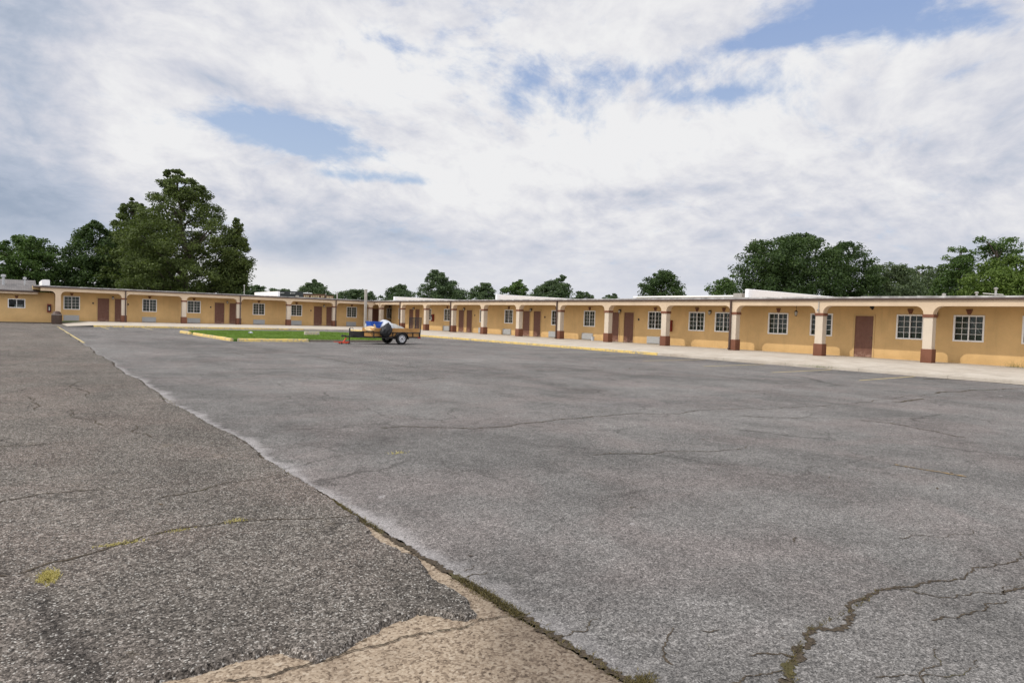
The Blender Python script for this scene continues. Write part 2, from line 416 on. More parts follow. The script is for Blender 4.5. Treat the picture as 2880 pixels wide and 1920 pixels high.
# trailer
M['steel'] = material('black_trailer_steel', color=(.016, .015, .016), rough=.45, vary=.2)
def woodm(t, b):
    p = t.obj()
    n = t.noise(t.scale(p, (1., 12., 12.)), 2.5, 5, .65, .3)
    c = t.ramp(n, [(.3, (.24, .12, .04)), (.5, (.42, .22, .07)), (.72, (.56, .33, .12))])
    c = t.mix(t.map(t.noise(p, 2.5, 4, .6), .5, .75, 0., .5), c, (.20, .12, .06))
    t.set(b.inputs['Base Color'], c); b.inputs['Roughness'].default_value = .8
M['wood'] = material('weathered_plank_wood', woodm)
M['rubber'] = material('tyre_rubber', color=(.013, .013, .014), rough=.75, vary=.2)
M['rim'] = material('white_wheel_enamel', color=(.52, .52, .54), rough=.35, vary=.06)
M['tail_red'] = material('red_reflector', color=(.22, .02, .015), rough=.3, vary=.1)
M['blue'] = material('blue_plastic', color=(.018, .085, .42), rough=.4, vary=.2, vscale=4)
M['sheet'] = material('white_plastic_sheet', color=(.50, .53, .57), rough=.45, vary=.08)
M['tarp'] = material('grey_tarpaulin', color=(.36, .36, .34), rough=.6, vary=.15)
def bagm(t, b):
    p = t.obj(); n = t.noise(p, 9., 5, .7, .6)
    b.inputs['Base Color'].default_value = (.012, .013, .015, 1); b.inputs['Roughness'].default_value = .32
    t.set(b.inputs['Normal'], t.bump(n, .9, .06))
M['bag'] = material('black_bin_bag', bagm)
M['basin'] = material('tan_plastic_basin', color=(.66, .50, .29), rough=.5, vary=.1)
M['orange_red'] = material('red_orange_steel', color=(.50, .055, .02), rough=.5, vary=.15)
M['chest'] = material('black_tool_chest', color=(.02, .018, .018), rough=.5, vary=.2)
def foliage(name, dark, mid, light):
    def fn(t, b):
        r = t.island(); p = t.pos()
        n = t.noise(p, .45, 4, .6)
        f = t.add(t.mul(r, .55), t.mul(t.sub(n, .25), .9))
        c = t.ramp(f, [(.12, dark), (.5, mid), (.92, light)])
        t.set(b.inputs['Base Color'], c)
        b.inputs['Roughness'].default_value = .6; b.inputs['Specular IOR Level'].default_value = .25
        tr = t.node('ShaderNodeBsdfTranslucent'); t.set(tr.inputs['Color'], t.mix(1., c, (1.1, 1.2, .6), 'MULTIPLY'))
        mx = t.node('ShaderNodeMixShader'); mx.inputs[0].default_value = .30
        t.l.new(b.outputs[0], mx.inputs[1]); t.l.new(tr.outputs[0], mx.inputs[2]); t.l.new(mx.outputs[0], t.n['Material Output'].inputs['Surface'])
    return material(name, fn)
M['leaf_olive'] = foliage('olive_needles', (0.040, 0.057, 0.016), (0.082, 0.112, 0.032), (0.154, 0.195, 0.057))
M['leaf_dark'] = foliage('dark_green_leaves', (0.024, 0.043, 0.014), (0.048, 0.084, 0.026), (0.101, 0.149, 0.048))
M['leaf_mid'] = foliage('mid_green_leaves', (0.037, 0.071, 0.020), (0.076, 0.128, 0.035), (0.139, 0.208, 0.060))
M['leaf_light'] = foliage('light_green_leaves', (0.049, 0.081, 0.015), (0.094, 0.146, 0.028), (0.161, 0.222, 0.052))
M['leaf_grey'] = foliage('grey_green_leaves', (0.050, 0.074, 0.037), (0.095, 0.129, 0.063), (0.158, 0.197, 0.103))
M['leaf_far'] = foliage('distant_green_leaves', (0.043, 0.071, 0.035), (0.081, 0.121, 0.058), (0.139, 0.189, 0.089))
M['grass'] = foliage('lawn_grass', (.10, .16, .028), (.155, .255, .045), (.26, .37, .09))
M['dry_grass'] = foliage('yellowed_grass', (.28, .24, .085), (.48, .41, .16), (.68, .60, .30))
M['moss'] = foliage('mossy_weed', (.055, .046, .022), (.12, .098, .040), (.22, .18, .075))
M['bark'] = material('tree_bark', color=(.075, .06, .048), rough=.95, vary=.3)
M['store_dark'] = material('dark_storefront', color=(.035, .04, .042), rough=.6, vary=.3, vscale=2.)
M['store_wood'] = material('brown_signboard', color=(.13, .07, .04), rough=.8, vary=.3)
M['letter'] = material('cream_letter_paint', color=(.62, .50, .33), rough=.7)
M['letter_white'] = material('white_letter_paint', color=(.7, .7, .7), rough=.7)

# ------------------------------------------------------------------ ground
def seamx(y):
    k = max(0., min(1., (y - 5.2) / 3.))
    return 2.22 + .53 * min(1., max(0, y - 15) / 40) + k * (.05 * math.sin(y * .9) + .03 * math.sin(y * 2.3 + 1.))
SY = [6 + .3 * i for i in range(int((60 - 6) / .3) + 1)]
g = MB(); g.add([(-1500, -1500, -.04), (1500, -1500, -.04), (1500, 1500, -.04), (-1500, 1500, -.04)], [(0, 1, 2, 3)])
struct(g.build('ground', M['terrain']))
def polymesh(name, outline, z, mat, skirt=0., slope=0.):
    bm = bmesh.new()
    vs = [bm.verts.new((x, y, z)) for x, y in outline]
    f = bm.faces.new(vs)
    if f.normal.z < 0: f.normal_flip()
    if skirt:
        n = len(outline); lo = []
        area = sum(outline[i][0] * outline[(i + 1) % n][1] - outline[(i + 1) % n][0] * outline[i][1] for i in range(n))
        sg = 1 if area > 0 else -1
        for i in range(n):
            a = Vector(outline[i - 1]); b_ = Vector(outline[(i + 1) % n]); dd = (b_ - a).normalized() if (b_ - a).length > 0 else Vector((1, 0))
            nn = Vector((dd.y, -dd.x)) * sg
            q = Vector(outline[i]) + nn * slope * random.uniform(.5, 1.4)
            lo.append(bm.verts.new((q.x, q.y, z - skirt)))
        for i in range(n):
            j = (i + 1) % n
            bm.faces.new((vs[i], vs[j], lo[j], lo[i]))
    bmesh.ops.recalc_face_normals(bm, faces=bm.faces)
    bmesh.ops.triangulate(bm, faces=bm.faces)
    me = bpy.data.meshes.new(name); bm.to_mesh(me); bm.free(); me.materials.append(mat)
    o = bpy.data.objects.new(name, me); COL.objects.link(o); return o
def fractal(pts, step, amp, cap=1.):
    """subdivide a polyline to about step with midpoint jitter"""
    out = [Vector(p) for p in pts]
    while True:
        new = [out[0]]; again = False
        for a, b_ in zip(out, out[1:]):
            L = (b_ - a).length
            if L > step:
                again = True; dd = (b_ - a) / L
                new.append((a + b_) / 2 + Vector((-dd.y, dd.x)) * random.uniform(-1, 1) * min(amp * L, cap))
            new.append(b_)
        out = new
        if not again: return out
# right-hand (newer) asphalt
sp = [(seamx(y), y) for y in (-12, 0)] + [tuple(v) for v in fractal([(seamx(y), y) for y in [0, 2, 4, 5] + SY + [60.25]], .05, .12, .02)]
out_r = sp + [(26.25, 60.25), (26.25, -12)]
o = polymesh('parking_lot_asphalt', out_r, 0., M['asphalt_r']); struct(o)
# old concrete slab, lower left
sb_ = MB(); sb_.add([(1.7, 4.9, -.012), (3.6, 4.9, -.012), (3.6, 61, -.012), (1.7, 61, -.012)], [(0, 1, 2, 3)]); struct(sb_.build('seam_soil', M['crack']))
o = polymesh('old_concrete_slab', [(-8, -10), (2.195, -10), (2.195, 5.2), (-8, 5.2)], -.004, M['old_concrete']); struct(o)
# left-hand coarse overlay with its broken edge
edge = [(2.19, 60.2)] if False else []
le = fractal([(seamx(60.2) - .03, 60.2)] + [(seamx(y) - .02, y) for y in SY[::-1]] + [(2.20, 5.5), (2.185, 4.80)], .05, .12, .028)
be = fractal([(2.185, 4.80), (2.13, 4.55), (2.075, 4.26), (2.09, 3.9), (2.10, 3.62), (2.05, 3.31), (2.03, 3.02), (1.99, 2.88), (1.90, 2.93), (1.83, 3.04), (1.77, 3.10), (1.63, 3.08), (1.5, 3.04), (1.27, 2.935), (1.13, 2.905), (1.07, 3.03), (.98, 3.13), (.89, 3.11), (.68, 3.10), (.49, 3.13), (.1, 3.2), (-1, 3.4), (-3, 3.6), (-8, 4.)], .022, .16)
out_l = [tuple(v) for v in le] + [tuple(v) for v in be[1:]] + [(-60, 4.), (-60, 68.9), (3.48, 68.9), (3.48, 60.25)]
o = polymesh('coarse_asphalt_overlay', out_l, .026, M['asphalt_l'], .03, .022); struct(o)

def strip(mb, pts, w0, w1=None, step=.04, amp=.12, z=.004, wj=.5, mi=0, cap=.14):
    wj = .85; step *= .6; amp = min(.2, amp * 1.5); w0 *= .62; w1 = None if w1 is None else w1 * .62
    p = fractal(pts, step, amp, cap); n = len(p); w1 = w0 if w1 is None else w1
    vs = []; fs = []
    for i, q in enumerate(p):
        a = p[max(i - 1, 0)]; b_ = p[min(i + 1, n - 1)]; dd = (b_ - a).normalized(); nn = Vector((-dd.y, dd.x))
        wd = w0 + (w1 - w0) * i / (n - 1)
        l = wd * .5 * random.uniform(1 - wj, 1 + wj); r = wd * .5 * random.uniform(1 - wj, 1 + wj)
        if i in (0, n - 1): l = r = .002
        vs += [(*(q + nn * l), z), (*(q - nn * r), z)]
        if i: fs.append((2 * i - 2, 2 * i - 1, 2 * i + 1, 2 * i))
    mb.add(vs, fs, mi)
ck = MB()
# seam between the two surfaces
strip(ck, [(2.21, 1.0), (2.215, 2.0), (2.215, 3.0), (2.21, 4.0), (2.20, 4.8), (2.205, 6.)], .085, .05, .03, .06, .004, .7, cap=.012)
strip(ck, [(seamx(y) - .005, y) for y in SY if y < 45], .06, .12, .06, .04, .005, .8, cap=.015)
# big right crack with branches
strip(ck, [(2.72, 1.35), (2.80, 1.55), (2.94, 1.63), (3.15, 1.70), (3.43, 1.775), (3.86, 1.775), (3.94, 1.83), (4.29, 1.82), (4.45, 1.785), (4.71, 1.69), (4.95, 1.60)], .075, .020, .03, .14, .004, .6)
strip(ck, [(3.05, 1.665), (2.98, 1.76), (2.88, 1.80)], .03, .01, .03, .2)
for pts, w_ in [([(4.95, 1.60), (5.3, 1.62), (5.7, 1.5), (6.2, 1.45)], .02), ([(4.4, 1.78), (4.6, 1.5), (4.9, 1.35), (5.2, 1.33)], .016),
                ([(4.1, 1.45), (4.45, 1.36), (4.8, 1.30)], .022), ([(4.9, 1.35), (5.3, 1.2), (5.6, 1.16)], .03), ([(3.3, 1.2), (3.6, 1.22), (3.75, 1.3)], .014),
                ([(3.2, 1.35), (3.5, 1.15), (3.8, 1.14)], .012), ([(2.5, 1.95), (2.62, 2.1), (2.8, 2.2)], .016), ([(2.24, 2.45), (2.4, 2.43), (2.55, 2.5)], .014),
                ([(2.23, 3.35), (2.32, 3.38), (2.42, 3.35)], .016), ([(2.3, 3.45), (2.4, 3.5)], .010), ([(4.7, 2.6), (4.82, 2.66)], .02), ([(2.9, 2.1), (3.0, 2.04)], .012),
                ([(2.35, 1.75), (2.7, 1.7), (2.9, 1.62)], .02), ([(5.5, 2.2), (5.9, 2.0), (6.3, 2.0)], .012), ([(4.3, 3.9), (4.37, 3.85)], .018)]:
    strip(ck, pts, w_, w_ * .5, .03, .16, .004, .7)
# left slab crack and overlay cracks
strip(ck, [(.75, 2.97), (1.08, 2.9), (1.57, 2.9), (2.16, 2.8)], .016, .012, .03, .1, .003, .8)
for pts, w_ in [([(.05, 4.75), (.35, 4.9), (.75, 5.12), (1.1, 5.15), (1.6, 5.05), (2.17, 4.82)], .03), ([(.0, 4.75), (-.35, 4.95), (-.9, 5.2)], .028),
                ([(-.2, 6.5), (.2, 6.7), (.7, 6.6)], .03), ([(1.0, 6.1), (1.5, 6.3), (2.17, 6.35)], .025),
                ([(.3, 12.2), (.35, 13.5), (.2, 14.2)], .028), ([(1.1, 13.6), (.95, 15.2), (1.2, 16.5), (1.0, 17.5)], .028), ([(1.0, 10.2), (.7, 11.2), (.75, 12.)], .025),
                ([(1.4, 9.), (1.25, 9.6), (1.35, 10.2)], .025), ([(-1., 9.), (-.2, 9.2), (.6, 9.1)], .035), ([(-2, 20.), (0, 21.), (2.2, 20.5)], .06), ([(-4, 31.), (2.3, 30.)], .08)]:
    strip(ck, pts, w_, w_ * .6, .05, .08, .030, .7)
struct(ck.build('pavement_cracks', M['crack']))

# ---- pixel-measured long cracks across the lot, given as ground points
ck2 = MB()
LONG = [([(4.2, 8.6), (5.4, 7.9), (6.7, 7.95), (8.6, 8.0), (11.5, 7.5), (14.1, 7.0), (16.4, 7.0), (19.5, 7.1)], .03),
        ([(4.9, 17.5), (6.5, 15.6), (8.4, 14.6), (9.0, 15.), (11.5, 13.7)], .04), ([(9., 23.8), (8.9, 20.0), (9.9, 18.8), (10.4, 17.), (10.6, 15.6)], .04),
        ([(5.1, 19.), (9.9, 18.8), (13., 17.2)], .035), ([(6.6, 26.6), (7.1, 23.6)], .05), ([(13.4, 16.3), (15.2, 15.9), (17., 15.6), (17.7, 16.3)], .05),
        ([(17.6, 13.4), (17.9, 11.7), (17.6, 10.4)], .05), ([(12.1, 5.6), (12.2, 4.9), (11.9, 4.2), (11.7, 3.8)], .045), ([(10.5, 6.9), (11.2, 6.3), (12.1, 5.6)], .03),
        ([(14.5, 9.6), (15.7, 9.2), (16.2, 8.1)], .03), ([(5.6, 5.7), (7.0, 5.2), (7.9, 5.1)], .02), ([(19.5, 7.1), (22., 7.), (25.9, 6.2)], .09),
        ([(16., 6.7), (17.6, 6.65)], .10), ([(25.0, 9.5), (26.1, 9.0), (26.2, 4.)], .22), ([(26.15, 30.), (26.17, 16.), (26.15, 9.)], .10)]
for pts, w_ in LONG: strip(ck2, pts, w_ * 1.3, w_ * .8, .10, .10, .004, .7)
struct(ck2.build('long_pavement_cracks', M['crack']))
# painted lines
ln = MB()
def line(a, b_, w_, mi=0):
    a = Vector(a); b_ = Vector(b_); dd = (b_ - a).normalized(); nn = Vector((-dd.y, dd.x)) * w_ * .5
    ln.add([(*(a + nn), .006), (*(a - nn), .006), (*(b_ - nn), .006), (*(b_ + nn), .006)], [(0, 1, 2, 3)], mi)
for y in (10.05, 13.1, 16.0, 19.1): line((21.6, y), (26.0, y + .1), .09, 0)
for y in (22.2, 25.2, 28.3, 34.4, 40.4): line((21.5, y), (26.0, y), .09, 2)
line((8.5, 3.5), (8.55, 2.75), .06, 1)
for x in (5.7, 8.5, 11.4, 14.3): line((x, 60.), (x - .05, 55.), .12, 0)
line((seamx(36) + .02, 34.), (seamx(58) + .05, 60.), .10, 0)
struct(ln.build('stall_lines', [M['yellow_faint'], M['orange_faint'], M['white_faint']]))

# ---- raised walkway in front of both wings
def wz(x, y): return .13 + .14 * max(0., min(1., max((x - 26.4) / 5.2, (y - 60.4) / 6.2)))
wk = MB()
xs = [3.5, 5.5, 8, 12, 18, 24, 26.4, 27.5, 29, 31.6, 33.96, 37]; ys = [-6, 2, 10, 20, 30, 40, 50, 60.4, 61.5, 63, 65, 66.6, 69.16]
for i in range(len(xs) - 1):
    for j in range(len(ys) - 1):
        if xs[i] < 26.4 and ys[j] < 60.4: continue
        c = [(xs[i], ys[j]), (xs[i + 1], ys[j]), (xs[i + 1], ys[j + 1]), (xs[i], ys[j + 1])]
        zz = [wz(*q) if q[0] > 4. else .03 for q in c]
        wk.add([(q[0], q[1], z_) for q, z_ in zip(c, zz)], [(0, 1, 2), (0, 2, 3)])
struct(wk.build('walkway', M['walk']))
kb = MB()
kb.box(26.25, 26.40, 22.3, 60.40, -.02, .134, 0); kb.box(26.25, 26.40, -6, 22.28, -.02, .128, 1)
kb.box(5.2, 21.7, 60.25, 60.40, -.02, .134, 0); kb.box(21.72, 26.40, 60.255, 60.398, -.02, .131, 1)
struct(kb.build('kerb', [M['yellow'], M['walk']], bev=.02))

# ------------------------------------------------------------------ motel wings
FR = .07
def window_proto(width=1.2, z0=.97, z1=2.15, grid=True, cols=2):
    f = MB(); w2 = width / 2
    f.box(-w2, w2, -.035, .06, z1 - FR, z1); f.box(-w2, w2, -.035, .06, z0, z0 + FR)
    f.box(-w2, -w2 + FR, -.034, .06, z0 + FR, z1 - FR); f.box(w2 - FR, w2, -.034, .06, z0 + FR, z1 - FR)
    f.box(-.025, .025, -.015, .05, z0 + FR, z1 - FR)
    o = f.build('window', M['vinyl'], bev=.006)
    p = MB(); p.add([(-w2 + FR, .03, z0 + FR), (w2 - FR, .03, z0 + FR), (w2 - FR, .03, z1 - FR), (-w2 + FR, .03, z1 - FR)], [(0, 1, 2, 3)])
    p.build('pane', M['glass'], o)
    if grid:
        gm = MB(); hw = w2 - FR; zz0, zz1 = z0 + FR, z1 - FR
        for s in (-1, 1): gm.box(s * hw / 2 - .009, s * hw / 2 + .009, .012, .026, zz0, zz1)
        for k in (1, 2, 3):
            zk = zz0 + (zz1 - zz0) * k / 4
            gm.box(-hw, -.025, .010, .028, zk - .009, zk + .009); gm.box(.025, hw, .010, .028, zk - .009, zk + .009)
        gm.build('grille', M['vinyl'], o)
    return o
def curtain_mesh(x0, x1, z0=1.0, z1=2.1, mat='curtain'):
    m = MB(); n = 40; vs = []; fs = []
    for i in range(n + 1):
        x = x0 + (x1 - x0) * i / n; y = .16 + .03 * math.sin(i * 1.7) + .01 * math.sin(i * 4.1)
        vs += [(x, y, z0), (x, y + .01, z1)]
        if i: fs.append((2 * i - 2, 2 * i, 2 * i + 1, 2 * i - 1))
    m.add(vs, fs); return m.build('curtain', M[mat], smooth=True)
def keystone_mesh():
    m = MB(); vs = []
    for y in (-.045, 0.):
        vs += [(-.055, y, 2.18), (.055, y, 2.18), (.12, y, 2.37), (-.12, y, 2.37)]
    m.add(vs, [(0, 1, 2, 3), (0, 4, 5, 1), (1, 5, 6, 2), (2, 6, 7, 3), (3, 7, 4, 0)]); m.box(-.135, .135, -.06, 0, 2.372, 2.40)
    return m.build('keystone', M['brown_paint'], bev=.006)
def door_proto():
    d_ = MB(); d_.box(-.44, .44, .01, .05, .01, 2.05)
    o = d_.build('door', M['door'])
    f = MB(); f.box(-.52, -.44, -.03, .06, 0, 2.13); f.box(.44, .52, -.03, .06, 0, 2.13); f.box(-.44, .44, -.03, .06, 2.05, 2.129)
    f.build('door_frame', M['trim'], o, bev=.006)
    k = MB(); k.tube([(.36, .01, .98), (.36, -.04, .98)], [.028, .02], 10); k.tube([(.36, -.04, .98), (.36, -.075, .98)], [.03, .03], 10)
    k.build('handle', M['brass'], o, smooth=True)
    return o
def ac_proto():
    a = MB(); a.box(-.53, .53, -.10, .02, .05, .46)
    o = a.build('air_conditioner', M['ac'], bev=.01)
    s_ = MB(); s_.box(-.57, .57, -.07, 0, .46, .495); s_.box(-.57, .57, -.07, 0, .02, .05); s_.box(-.57, -.53, -.07, 0, .05, .46); s_.box(.53, .57, -.07, 0, .05, .46)
    s_.build('sleeve', M['ac_trim'], o); return o
def lantern_proto():
    m = MB(); m.box(-.05, .05, -.02, 0, 2.08, 2.26); m.tube([(0, -.01, 2.2), (0, -.10, 2.27), (0, -.13, 2.24)], .012, 8)
    m.lathe([(.0, 2.26), (.03, 2.25), (.09, 2.19), (.085, 2.18)], 6, 0, Matrix.Translation((0, -.13, 0)))
    m.lathe([(.05, 2.00), (.05, 1.985), (0, 1.97)], 6, 0, Matrix.Translation((0, -.13, 0)))
    for k in range(6):
        a = k * math.pi / 3; m.tube([(.085 * math.cos(a), -.13 + .085 * math.sin(a), 2.18), (.05 * math.cos(a), -.13 + .05 * math.sin(a), 2.0)], .006, 5)
    o = m.build('wall_lantern', M['metal_dark'])
    g_ = MB(); g_.lathe([(.075, 2.178), (.043, 2.002)], 6, 0, Matrix.Translation((0, -.13, 0))); g_.build('lamp_glass', M['frost'], o)
    return o
def pillar_proto():
    m = MB(); m.box(-.19, .19, .02, .40, .56, 2.2)
    o = m.build('pillar', M['shaft'], bev=.012)
    b_ = MB(); b_.box(-.225, .225, -.015, .435, 0, .60); b_.build('pillar_base', M['brown_paint'], o, bev=.012)
    c = MB(); c.box(-.225, .225, -.015, .435, 1.985, 2.12); c.build('pillar_band', M['brown_paint'], o, bev=.008)
    return o
PROTO = {}
def proto(key, fn):
    if key not in PROTO:
        PROTO[key] = fn(); return PROTO[key], True
    return PROTO[key], False
def place(key, fn, parent, loc):
    o, first = proto(key, fn)
    if first: o.parent = parent; o.location = loc; return o
    return copy_tree(o, parent, loc)

def wall_mesh(u0, u1, z1, holes, vv=0., depth=.16):
    m = MB()
    us = sorted({u0, u1, *[h_[0] for h_ in holes], *[h_[1] for h_ in holes]}); zs = sorted({0., z1, *[h_[2] for h_ in holes], *[h_[3] for h_ in holes]})
    for a, b_ in zip(us, us[1:]):
        for c, d_ in zip(zs, zs[1:]):
            mu, mz = (a + b_) / 2, (c + d_) / 2
            if any(h_[0] < mu < h_[1] and h_[2] < mz < h_[3] for h_ in holes): continue
            m.add([(a, vv, c), (b_, vv, c), (b_, vv, d_), (a, vv, d_)], [(0, 1, 2, 3)])
    for a, b_, c, d_ in holes:
        m.add([(a, vv, c), (a, vv + depth, c), (a, vv + depth, d_), (a, vv, d_)], [(0, 1, 2, 3)])
        m.add([(b_, vv, c), (b_, vv, d_), (b_, vv + depth, d_), (b_, vv + depth, c)], [(0, 1, 2, 3)])
        m.add([(a, vv, d_), (b_, vv, d_), (b_, vv + depth, d_), (a, vv + depth, d_)], [(0, 3, 2, 1)])
        m.add([(a, vv, c), (a, vv + depth, c), (b_, vv + depth, c), (b_, vv, c)], [(0, 3, 2, 1)])
    return m
V = 1.91
def wing(root, beam, wall, pillars, windows, doors, acs, lanterns, spouts, signs, fire, roof_u, depth=11.5):
    # porch wall with real openings
    holes = [(c - w_ / 2 + .02, c + w_ / 2 - .02, .99, 2.13) for c, w_, k in windows] + [(c - .46, c + .46, -.0, 2.07) for c in doors]
    m = wall_mesh(wall[0], wall[1], 2.56, holes, V)
    b0, b1 = wall; m.add([(b0, depth, 0), (b1, depth, 0), (b1, depth, 2.56), (b0, depth, 2.56)], [(3, 2, 1, 0)])
    m.add([(b0, V, 0), (b0, V, 2.56), (b0, depth, 2.56), (b0, depth, 0)], [(0, 1, 2, 3)]); m.add([(b1, V, 0), (b1, V, 2.56), (b1, depth, 2.56), (b1, depth, 0)], [(3, 2, 1, 0)])
    m.build('wall', M['ochre'], root)
    # arcade beam with rounded haunches
    a = MB(); us = [beam[0]]; 
    def bot(u):
        dmin = min(abs(u - p) for p in pillars)
        if dmin <= .19: return 2.12
        x = (dmin - .19) / .34
        if x >= 1: return 2.48
        return 2.12 + .36 * math.sqrt(max(0., 1 - (1 - x) ** 2))
    pts = {beam[0], beam[1]}
    for p in pillars:
        for q in [-.53, -.45, -.38, -.32, -.27, -.23, -.205, -.191, -.19, .19, .191, .205, .23, .27, .32, .38, .45, .53]:
            if beam[0] < p + q < beam[1]: pts.add(p + q)
    pts = sorted(pts)
    for ua, ub in zip(pts, pts[1:]):
        za, zb = bot(ua), bot(ub)
        a.add([(ua, 0, za), (ub, 0, zb), (ub, 0, 2.75), (ua, 0, 2.75), (ua, .42, za), (ub, .42, zb), (ub, .42, 2.75), (ua, .42, 2.75)],
              [(0, 1, 2, 3), (5, 4, 7, 6), (0, 4, 5, 1)])
    a.build('arcade_beam', M['cream'], root)
    for p in pillars: 
        if p > 3.5 or root.name != 'motel_wing': place('pillar', pillar_proto, root, (p, 0, 0))
    # roof
    r0, r1 = roof_u
    s_ = MB(); s_.box(r0, r1, .43, depth + .4, 2.56, 2.90); s_.build('roof', [M['soffit']], root)
    gt = MB(); gt.box(r0, r1, -.10, -.002, 2.745, 2.832); gt.build('gutter', M['gutter'], root, bev=.01)
    fl = MB(); n = int((r1 - r0) / .8)
    for k in range(n):
        ua, ub = r0 + (r1 - r0) * k / n, r0 + (r1 - r0) * (k + 1) / n
        j = random.uniform(-.012, .012); fl.box(ua, ub, -.085 + j * .5, .45, 2.836, 2.915 + j)
    fl.build('roof_edge', M['flash'], root)
    for u, vn, key in [(c, 0, k) for c, w_, k in windows]:
        pass
    for c, w_, k in windows:
        wkey = 'window_%.2f' % w_
        o = place(wkey, lambda: window_proto(w_), root, (c, V, 0))
        w2 = w_ / 2 - .06
        for part, (x0, x1, mt) in {'l': (-w2, -.02, 'curtain'), 'r': (.04, w2, 'curtain'), 'b': (-w2, w2, 'curtain'), 'e': (w2 * .45, w2, 'curtain'), 'x': (-w2, w2, 'curtain_red')}.items():
            if part in k:
                ckey = 'curtain_%s_%.2f' % (part, w_)
                cp, first = proto(ckey, lambda: curtain_mesh(x0, x1, mat=mt))
                if first: cp.parent = o
                else: link_copy(cp, o)
        if 'd' in k:
            bl = MB()
            for q in range(9):
                ang = R(random.uniform(22, 34)); bl.box(-.62, .62, -.012, .012, -.004, .004, 0, Matrix.Translation((-.05 + .03 * q, .20, 1.62 - .07 * q)) @ Matrix.Rotation(ang, 4, 'Y'))
            bl.box(-.5, .5, -.01, .01, -.012, .012, 0, Matrix.Translation((.30, .12, 1.55)) @ Matrix.Rotation(R(56), 4, 'Y'))
            bl.build('fallen_blind', M['blind'], o)
        place('keystone', keystone_mesh, root, (c, V, 0))
    for c in doors: place('door', door_proto, root, (c, V, 0))
    for c in acs: place('ac', ac_proto, root, (c, V, 0))
    for c in lanterns: place('lantern', lantern_proto, root, (c, V, 0))
    for c in signs:
        key = 'sign'
        def sg():
            m_ = MB(); m_.box(-.06, .06, -.02, 0, 1.52, 1.66); return m_.build('number_plaque', M['metal_dark'])
        place(key, sg, root, (c, V, 0))
    for u in spouts:
        def dsp():
            m_ = MB(); m_.box(-.045, .045, -.095, -.02, .12, 2.75); m_.box(-.045, .045, -.16, -.03, .04, .13)
            for zz in (.5, 1.5, 2.4): m_.box(-.06, .06, -.098, -.012, zz, zz + .03)
            return m_.build('downspout', M['gutter'], bev=.008)
        place('downspout', dsp, root, (u, 0, 0))
    for u, v0, v1, top in fire:
        m_ = MB(); m_.box(u - .11, u + .11, v0, v1, 2.86, top); m_.build('parapet_wall', M['white'], root, bev=.03)

# left wing: local u = world X, front faces -Y
LW = tag(empty('motel_wing', (0, 67.17, .27)), 'ochre motel wing at the back left, below the tallest tree, its front all in shade', 'motel')
LP = [3.26, 8.06, 12.90, 17.75, 22.59, 27.44, 31.54]
wing(LW, (2.05, 32.0), (3.1, 36.2), LP,
     [(4.33, 1.2, 'lr'), (10.33, 1.2, 'l'), (14.1, 1.2, 'r'), (20.15, 1.2, 'e'), (24.0, 1.2, ''), (30.15, 1.2, 'e'), (34.75, .72, '')],
     [6.68, 8.0, 16.41, 17.78, 26.32, 27.7, 32.95], [4.31, 10.3, 14.1, 20.19, 23.98, 30.1], [7.4, 17.1, 26.95], [8.16, 17.84, 27.53],
     [5.9, 8.6, 15.6, 25.55], [(21.6, .2, 8.2, 3.40)], (1.55, 31.93))
eb = MB(); eb.box(3.07, 3.45, .003, .419, 0, 2.12); eb.build('end_pillar', M['cream'], LW, bev=.01)
# rounded white parapet end over the office joint
pe = MB(); n = 12
pr = [(1.30, 2.55), (2.80, 2.55)]
prof = [(2.12, 2.93), (2.12, 3.30)] + [(2.12 + .14 * (1 - math.cos(a)), 3.30 + .10 * math.sin(a)) for a in [k * math.pi / 12 for k in range(1, 7)]] + [(2.62, 3.40), (2.68, 3.34), (2.68, 2.93)]
vs = [(x, .0, z) for x, z in prof] + [(x, 6., z) for x, z in prof]; k = len(prof)
pe.add(vs, [tuple(range(k)), tuple(range(2 * k - 1, k - 1, -1))] + [(i, k + i, k + (i + 1) % k, (i + 1) % k) for i in range(k)])
pe.build('parapet_wall', M['white'], LW)
vp = MB(); vp.tube([(28.8, 2.8, 2.85), (28.8, 2.8, 3.72)], .07, 12); vp.build('vent_pipe', M['galv'], LW)
vp = MB(); vp.tube([(20.3, 7.8, 2.85), (20.3, 7.8, 4.05)], .035, 10); vp.lathe([(.09, 4.05), (.09, 4.12), (0, 4.16)], 12, 0, Matrix.Translation((20.3, 7.8, 0))); vp.build('vent_pipe', M['galv'], LW)

